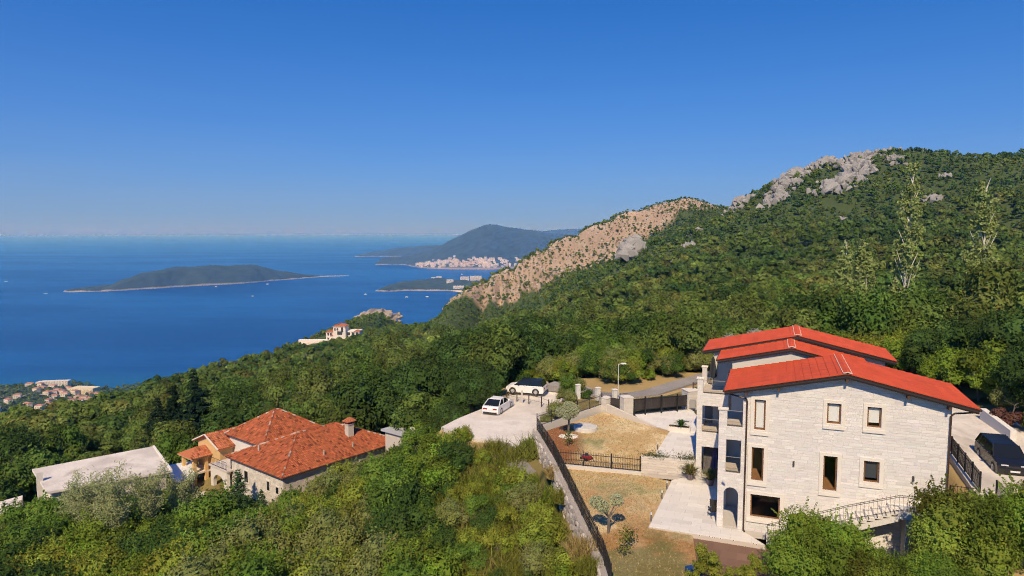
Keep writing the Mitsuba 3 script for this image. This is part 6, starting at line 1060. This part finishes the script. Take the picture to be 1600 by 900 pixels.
for i in range(420):
    x, y = r.uniform(1, 31), r.uniform(74.5, 106)
    if PAD.buffer(1.2).contains(Point(x, y)) or ROAD.buffer(.7).contains(Point(x, y)) or (x > 10 and y < 74.2 + .74 * max(0, x - 12.5)) or (x < 10 and y < 83): continue
    k_ = int(r.choice([1, 3, 5, 0, 2, 2])); plant('lane_bush', f'shrub{k_}', x, y, r.uniform(.45, 1.0) * (1 + .02 * (y - 80)), r.uniform(0, 360), ['dark green', 'bright green', 'olive-brown', 'yellow-green', 'yellowish', 'mid-green'][k_] + ' bush of the scrub beyond the lane', 'bush', ['dark green', 'bright green', 'olive-brown', 'yellow-green', 'yellowish', 'mid-green'][k_] + ' bushes beyond the lane', z=ground(x, y) - .2)
for x, y, s, k_, lb in [(4.3, 68.6, .62, 2, 'olive-brown bush between the parking court and the lane'), (5.6, 70.2, .55, 2, 'second olive-brown bush beside the parking court'), (3.4, 67.4, .34, 2, 'small dry bush at the edge of the parking court'), (6.2, 73.2, .75, 5, 'green bush behind the parking court bushes'), (7.6, 76.3, .6, 2, 'olive bush beside the first white gate post'), (8.0, 72.0, .36, 0, 'dark creeper at the foot of the white gate posts')]: plant('court_bush', f'shrub{k_}', x, y, s, x * 50, lb, 'bush', z=ground(x, y) - .15)
for x, y, s, lb in [(24.2, 76, .95, 'silvery bush behind the highest roof, left one'), (27.2, 76.5, 1.05, 'silvery bush behind the highest roof, right one')]: plant('silver_bush', 'grey', x, y, s, 0, lb, 'bush', z=ground(x, y) + 1.0)
for x, y, s, k_, lb in [(41.6, 57.6, .8, 1, 'bright bush just behind the white driveway wall'), (43.2, 61.5, 1.0, 0, 'dark bush behind the white driveway wall'), (45, 66.5, 1.1, 5, 'mid-green bush at the back of the driveway'), (42, 66.8, .9, 1, 'bright bush at the end of the driveway'), (47, 62.5, 1.2, 3, 'yellow-green bush under the driveway oaks'), (44.3, 56.2, .9, 5, 'mid-green bush between the driveway oaks'), (40.2, 54.2, .7, 2, 'olive-brown bush beside the purple bush'), (38.4, 46.6, .8, 0, 'dark bush beside the black car'), (37.0, 43.4, .75, 5, 'mid-green bush beyond the bonnet of the black car'), (38.8, 48.9, .7, 1, 'bright bush in front of the purple bush'), (50, 68, 1.2, 0, 'dark bush farthest behind the driveway')]: plant('drive_bush', f'shrub{k_}', x, y, s, x * 30, lb, 'bush', z=ground(x, y) - .1)
plant('purple_bush', 'slim', 37.6, 50.6, .9, 0, 'reddish purple bush on the white driveway wall', 'bush', z=4.0)
k = 'purple_bush__crown'; q = crown(np.random.default_rng(630), 1.7, 1.1, 9, 200, .1, (0.17, 0.085, 0.07), base=.02); scene[k] = mikit.ply(q[:2], 'leaf', color=q[2], to_world=T().translate([37.4, 50.4, 3.6]))
for i, (x, y, H, W, d, bare, sd, lb) in enumerate([(63, 110, 31.5, 5.0, 30, .38, 640, 'tallest pale-stemmed poplar behind the villa'), (75, 110, 29, 4.8, 44, .32, 641, 'thin pale-stemmed poplar nearest the picture edge'), (53.5, 110, 20, 3.2, 56, .25, 642, 'shortest poplar just behind the roof'), (67.5, 111, 10.5, 1.5, 8, .6, 643, 'half-dead pale poplar stem between the taller ones'), (59, 114, 20, 4.2, 34, .1, 644, 'leafy poplar leaning against the tallest one'), (78, 116, 17, 4.0, 34, .1, 645, 'low leafy poplar beside the thin one')]):
    k = name('poplar_tree'); cr, st = poplar(np.random.default_rng(sd), H, W, d, bare); put(k + '__crown', cr, 'leaf', frame(x, y, ground(x, y) - .3, 0)); put(k + '__trunk', st, 'matte', frame(x, y, ground(x, y) - .3, 0)); lab(k, lb, 'tree')
for x, y, s, k_, lb in [(-12.6, 75.6, .85, 0, 'dark shrub against the small flat annex, first of the four'), (-10.6, 75.2, .95, 5, 'mid-green shrub at the pillar of the flat annex'), (-14.8, 76.6, .75, 1, 'bright shrub between the stone house and the flat annex'), (-9.2, 77.2, 1.0, 1, 'bright tall shrub right of the annex pillar')]: plant('annex_shrub', f'shrub{k_}', x, y, s, x * 30, lb, 'shrub', z=ground(x, y) - .1)
# tall grass on the near slope
GP = [(x, y) for x, y in zip(np.random.default_rng(650).uniform(-7, 3.6, 190), np.random.default_rng(651).uniform(36, 60, 190)) if x < 3.9 - (y - 40) * .1 and not PAD.contains(Point(x, y))]
V_, F_, C_, n_ = [], [], [], 0; r = np.random.default_rng(652); gm = [grass(np.random.default_rng(653 + i), 200, .85, 1.0, c, .024) for i, c in enumerate([(0.17, 0.18, 0.035), (0.27, 0.24, 0.08), (0.15, 0.21, 0.03), (0.19, 0.21, 0.045)])]
for x, y in GP:
    v, f, c = gm[r.integers(0, 4)]; s = r.uniform(.7, 1.5); V_.append(v * s + [x, y, ground(x, y) - .1]); F_.append(f + n_); C_.append(c); n_ += len(v)
put('tall_grass', (np.vstack(V_), np.vstack(F_), np.vstack(C_)), 'leaf'); lab('tall_grass', 'tall yellowing grass on the slope beside the retaining wall', 'grass', kind='stuff')
for i, (x, y, s) in enumerate([(4.15, 38.6, 1.0), (3.6, 46.5, .8), (3.3, 50.5, .8), (4.3, 36.6, .7)]): plant('grass_tuft', 'grass1' if i % 2 == 0 else 'grass0', x, y, s, 0, ['large straw-coloured grass tuft leaning over the retaining wall', 'green-yellow grass tuft halfway up the retaining wall', 'dry grass tuft near the far end of the retaining wall', 'small grass tuft at the near end of the retaining wall'][i], 'grass', z=ground(x, y) + (1.6 if i in (0, 3) else .9), crown_name='blades')

# ---------------------------------------------------------------- hotel on the spur, coast village, town across the bay, boats
HW, HR = (0.68, 0.63, 0.57), (0.40, 0.14, 0.07)
k = name('hillside_hotel'); lab(k, 'large white hotel villa with red roofs on the spur above the sea', 'hotel'); b = MB()
for lo, hi in (((-166, 604, -82), (-157, 616, -70.5)), ((-158.5, 600, -82), (-148, 614, -64.8)), ((-148, 603, -82), (-136, 617, -69.6)), ((-153, 598, -82), (-147, 601, -67)), ((-161, 601, -80), (-150, 604.2, -73.5))): b.box(lo, hi, HW)
put(k + '__wall', b, 'matte')
b = MB(); b.box((-178, 597, -86), (-150, 600, -76.5), HW); b.box((-190, 602, -88), (-166, 606, -77), HW); b.box((-150, 596.5, -86), (-138, 600, -78), HW); put(k + '__terrace', b, 'matte')
for x0, y0, x1, y1, z, h in ((-166.6, 603.4, -156.6, 616.4, -70.5, 2.0), (-159.2, 599.4, -147.6, 614.6, -64.8, 2.2), (-161.5, 600.5, -149.5, 604.4, -73.5, 1.1), (-141, 602.5, -135.4, 610, -69.6, 1.2)):
    b = MB(); cx, cy = (x0 + x1) / 2, (y0 + y1) / 2; rx = max(0, (x1 - x0 - y1 + y0) / 2); ry = max(0, (y1 - y0 - x1 + x0) / 2); P_ = [(x0, y0, z), (x1, y0, z), (x1, y1, z), (x0, y1, z), (cx - rx, cy - ry, z + h), (cx + rx, cy + ry, z + h)]; b.add(P_, [[0, 1, 5], [0, 5, 4], [1, 2, 5], [2, 3, 5], [3, 4, 5], [3, 0, 4]], HR); b.box((x0, y0, z - .3), (x1, y1, z), (0.5, 0.4, 0.33)); put(name(k + '__roof'), b, 'matte')
for x, y, z, w, h in [(-164, 604, -73.5, 1.6, 2.2), (-161.5, 604, -73.5, 1.6, 2.2), (-164, 604, -78, 1.6, 2.6), (-156.8, 600, -68.5, 1.3, 2.2), (-154.6, 600, -68.5, 1.3, 2.2), (-152.2, 598, -72, 4.4, 3.2), (-150, 598, -69.8, 1.8, 4.5), (-145.5, 603, -73, 2.4, 2.6), (-141.5, 603, -73, 2.4, 2.6), (-138, 603, -73, 2.2, 2.6), (-145.5, 603, -77.5, 2.6, 3.0), (-141, 603, -77.5, 2.6, 3.0), (-158.5, 601, -79, 2.2, 3.0), (-155, 601, -79, 2.2, 3.0)]:
    b = MB(); b.box((x - w / 2, y - .12, z), (x + w / 2, y + .1, z + h), (0.05, 0.055, 0.06)); put(name(k + '__window'), b, 'paint')
b = MB(); b.add(*loft([[(-136 - i * 8.5, 596 - i * .6 + (12 if q else 0), ground(-136 - i * 8.5, 596 - i * .6 + (12 if q else 0)) + .8) for q in (0, 1)] for i in range(12)]), (0.50, 0.40, 0.30)); b.add(*loft([[(-136 - i * 8.5, 595.8 - i * .6 - 2.5 * q, ground(-136 - i * 8.5, 596 - i * .6) + .8 - 6.5 * q) for q in (1, 0)] for i in range(12)]), (0.60, 0.52, 0.43)); put(name('earth_track'), b, 'matte'); lab('earth_track', 'pale earth track leading to the white hotel', 'track', kind='structure')
def small_house(base, x, y, w, d, h, deg, label, wall=(0.62, 0.58, 0.52), roof=HR, flat=False, group=None, z=None, cat='house'):
    k = name(base); z = ground(x, y) if z is None else z; M = frame(x, y, z, deg); b = MB(); b.box((-w / 2, -d / 2, -6), (w / 2, d / 2, h), wall); put(k + '__wall', b, 'matte', M); b = MB()
    if flat: b.box((-w / 2 - .3, -d / 2 - .3, h), (w / 2 + .3, d / 2 + .3, h + .5), np.array(wall) * .9)
    else:
        r_ = (w - d) / 2; P_ = [(-w / 2 - .5, -d / 2 - .5, h), (w / 2 + .5, -d / 2 - .5, h), (w / 2 + .5, d / 2 + .5, h), (-w / 2 - .5, d / 2 + .5, h), (-max(r_, 0), 0, h + d * .24), (max(r_, 0), 0, h + d * .24)]; b.add(P_, [[0, 1, 5], [0, 5, 4], [1, 2, 5], [2, 3, 4], [2, 4, 5], [3, 0, 4]], roof)
    put(k + '__roof', b, 'matte', M); b = MB()
    for s in np.arange(-w / 2 + 2, w / 2 - 1, 3.4):
        for q in np.arange(1.2, h - 1.5, 3.0): b.box((s, -d / 2 - .08, q), (s + 1.3, -d / 2 + .1, q + 1.5), (0.06, 0.06, 0.065))
    if b.n: put(k + '__windows', b, 'paint', M); lab(k + '__windows', kind='stuff')
    lab(k, label, cat, group)
small_house('seaside_hotel', -1100, 1622, 62, 18, 12, 8, 'long pale hotel block on the headland of the coast village', flat=True, cat='hotel'); small_house('seaside_hotel', -1140, 1640, 30, 16, 9, 8, 'lower pale block at the sea end of the long hotel', flat=True, cat='hotel'); small_house('seaside_hotel', -990, 1560, 56, 26, 14, -5, 'big pale yellow hotel block right of the headland', wall=(0.68, 0.60, 0.42), flat=True, cat='hotel')
r = np.random.default_rng(660)
for x, y in [(-1025, 1530), (-1010, 1518), (-985, 1490), (-960, 1468), (-935, 1455), (-925, 1470), (-880, 1462), (-905, 1372), (-948, 1362), (-1000, 1372), (-980, 1392), (-1012, 1330), (-1035, 1345), (-975, 1312), (-1060, 1440), (-1045, 1548), (-1070, 1568), (-1020, 1575), (-1050, 1590), (-960, 1530), (-935, 1515), (-1040, 1505), (-830, 1592), (-812, 1610), (-800, 1580), (-1120, 1600), (-1075, 1520), (-870, 1500), (-1062, 1325), (-1000, 1450), (-1038, 1520), (-1000, 1540), (-975, 1510), (-1015, 1490), (-950, 1490), (-1090, 1560), (-1035, 1580), (-905, 1440), (-890, 1480), (-985, 1430), (-1090, 1640), (-850, 1540), (-1140, 1590), (-1010, 1400), (-960, 1410), (-1050, 1400)]:
    small_house('village_house', x, y, r.uniform(11, 17), r.uniform(9, 12), r.choice([5.5, 8, 8.5]), r.uniform(-30, 30), 'small white house with a terracotta roof in the coast village', group='houses of the coast village', wall=jit((0.66, 0.60, 0.53), .1, r), roof=jit((0.38, 0.20, 0.14), .2, r))
b = MB(); b.add(*loft([[(x, y + q * 7, ground(x, y + q * 7) + 1.5) for q in (0, 1)] for x, y in [(-1085, 1420), (-1060, 1450), (-1068, 1480), (-1040, 1500), (-1025, 1545), (-1060, 1570), (-1100, 1590)]]), (0.46, 0.34, 0.26)); put('village_road', b, 'matte'); lab('village_road', 'pale reddish road winding through the coast village', 'road', kind='structure')
p = scatter(11.5, 1290, 1790, -1420, -560, r); FZ2 = hgt(p); ok = FZ2 > SEA + 2.5; p = p[ok]
FX, FZ, size, hue = p, FZ2[ok], r.uniform(.7, 1.9, ok.sum()), meshkit.fbm(np.column_stack([p / 80, p[:, 0] * 0]), 3, 61)
ok = r.uniform(size=len(p)) < .82
for kx, ky in [(-1100, 1612), (-990, 1545), (-1020, 1530)]: ok &= np.hypot(p[:, 0] - kx, (p[:, 1] - ky)) > 34
mass('coastal_trees', np.where(ok)[0], [low(40 + i, 16, 0.75, 6) for i in range(4)], 'dark trees covering the low coast around the village', 'trees')
zi, qi = bud; r = np.random.default_rng(670); n_ = 0
def bud_at(t, v):
    q = qi(t); return q[0], q[1] + v * q[2], float(zi((t, v))) + SEA
while n_ < 210:
    t = r.uniform(3.2, 8.3); up = r.uniform() < .2; v = -1 + (r.uniform(.015, .13) if not up else r.uniform(.08, .22)); x, y, z = bud_at(t, v)
    if up and not (-900 < x < -560): continue
    w, h = r.uniform(16, 34), r.choice([9, 12, 16, 22, 30], p=[.3, .3, .2, .12, .08]) if not up else r.uniform(8, 14); k = name('town_building'); b = MB(); M = frame(x, y, z, r.uniform(-25, 25)); c = jit((0.66, 0.61, 0.55), .14, r); b.box((-w / 2, -8, -25), (w / 2, 8, h), c); b.box((-w / 2 - .5, -8.5, h), (w / 2 + .5, 8.5, h + 1.5), (0.45, 0.25, 0.17) if r.uniform() < .45 else c * .95)
    for q in np.arange(3, h - 2, 4.5): b.box((-w / 2 + 1.5, -8.3, q), (w / 2 - 1.5, -7.9, q + 1.8), c * .35)
    put(k, b, 'matte', M); lab(k, 'tiny white building of the town at the foot of the blue-green hill', 'building', 'buildings of the town across the bay'); n_ += 1
b = MB()
for t in np.arange(5.15, 5.75, .03):
    for v in np.arange(.03, .11, .016): x, y, z = bud_at(t, -1 + v); p_ = unit(r.normal(size=(8, 3))) * r.uniform(12, 26); m_ = trimesh.convex.convex_hull(p_); b.mesh(trimesh.Trimesh(m_.vertices * [1, 1, .6] + [x, y, z - 2], m_.faces), jit((0.52, 0.40, 0.31), .1, r))
put('quarry', b, 'matte'); lab('quarry', 'pale bare quarry slope in the middle of the far town', 'quarry', kind='structure')
zz, qz = zav
for i, (t, v, w, h, lb) in enumerate([(3.6, -.35, 46, 12, 'long white hotel block on the wooded cape'), (4.0, -.1, 60, 16, 'big pale hotel slab on the wooded cape'), (4.35, .05, 80, 24, 'tallest hotel slab at the root of the wooded cape'), (3.9, -.75, 70, 10, 'low white pavilion above the sand beach'), (3.2, .2, 34, 9, 'white roofs among the cape trees, first group'), (3.0, .3, 30, 8, 'white roofs among the cape trees, second group')]):
    q = qz(t); k = name('cape_hotel'); b = MB(); b.box((-w / 2, -9, -15), (w / 2, 9, h + 5), (0.66, 0.62, 0.57))
    for zq in np.arange(2, h + 3, 4): b.box((-w / 2 + 2, -9.3, zq), (w / 2 - 2, -8.9, zq + 1.6), (0.2, 0.2, 0.2))
    put(k, b, 'matte', frame(q[0], q[1] + v * q[2], float(zz((t, v))) + SEA, 8)); lab(k, lb, 'hotel')
for i, (x, y, deg, lb) in enumerate([(-1800, 5010, 30, 'white boat off the right end of the island'), (-2080, 4780, 10, 'white boat close under the island shore'), (-1545, 4050, 60, 'white boat in the open water left of the cape'), (-900, 4180, 20, 'white boat just off the cape point'), (-455, 6200, -20, 'white boat in front of the far town'), (-330, 6050, 80, 'white sailing boat before the far town'), (-620, 4000, 5, 'white boat in the bay below the sand beach'), (-500, 4010, 170, 'second white boat in the bay below the sand beach'), (-3900, 5250, 15, 'white boat far out at the left edge of the sea'), (-2900, 4230, 40, 'white boat off the left point of the island')]):
    k = name('boat'); M = frame(x, y, SEA, deg); b = MB(); b.hexa([(-9, -2.2, -.6), (6, -1.8, -.6), (6, 1.8, -.6), (-9, 2.2, -.6), (-9.5, -3, 2), (11, -.4, 2.6), (11, .4, 2.6), (-9.5, 3, 2)], (0.78, 0.78, 0.78)); put(k + '__hull', b, 'paint', M); b = MB(); b.hexa([(-5, -2, 2), (3, -1.6, 2), (3, 1.6, 2), (-5, 2, 2), (-4.5, -1.7, 4.6), (1.5, -1.3, 4.6), (1.5, 1.3, 4.6), (-4.5, 1.7, 4.6)], (0.72, 0.72, 0.72)); put(k + '__cabin', b, 'paint', M); lab(k, lb, 'boat')
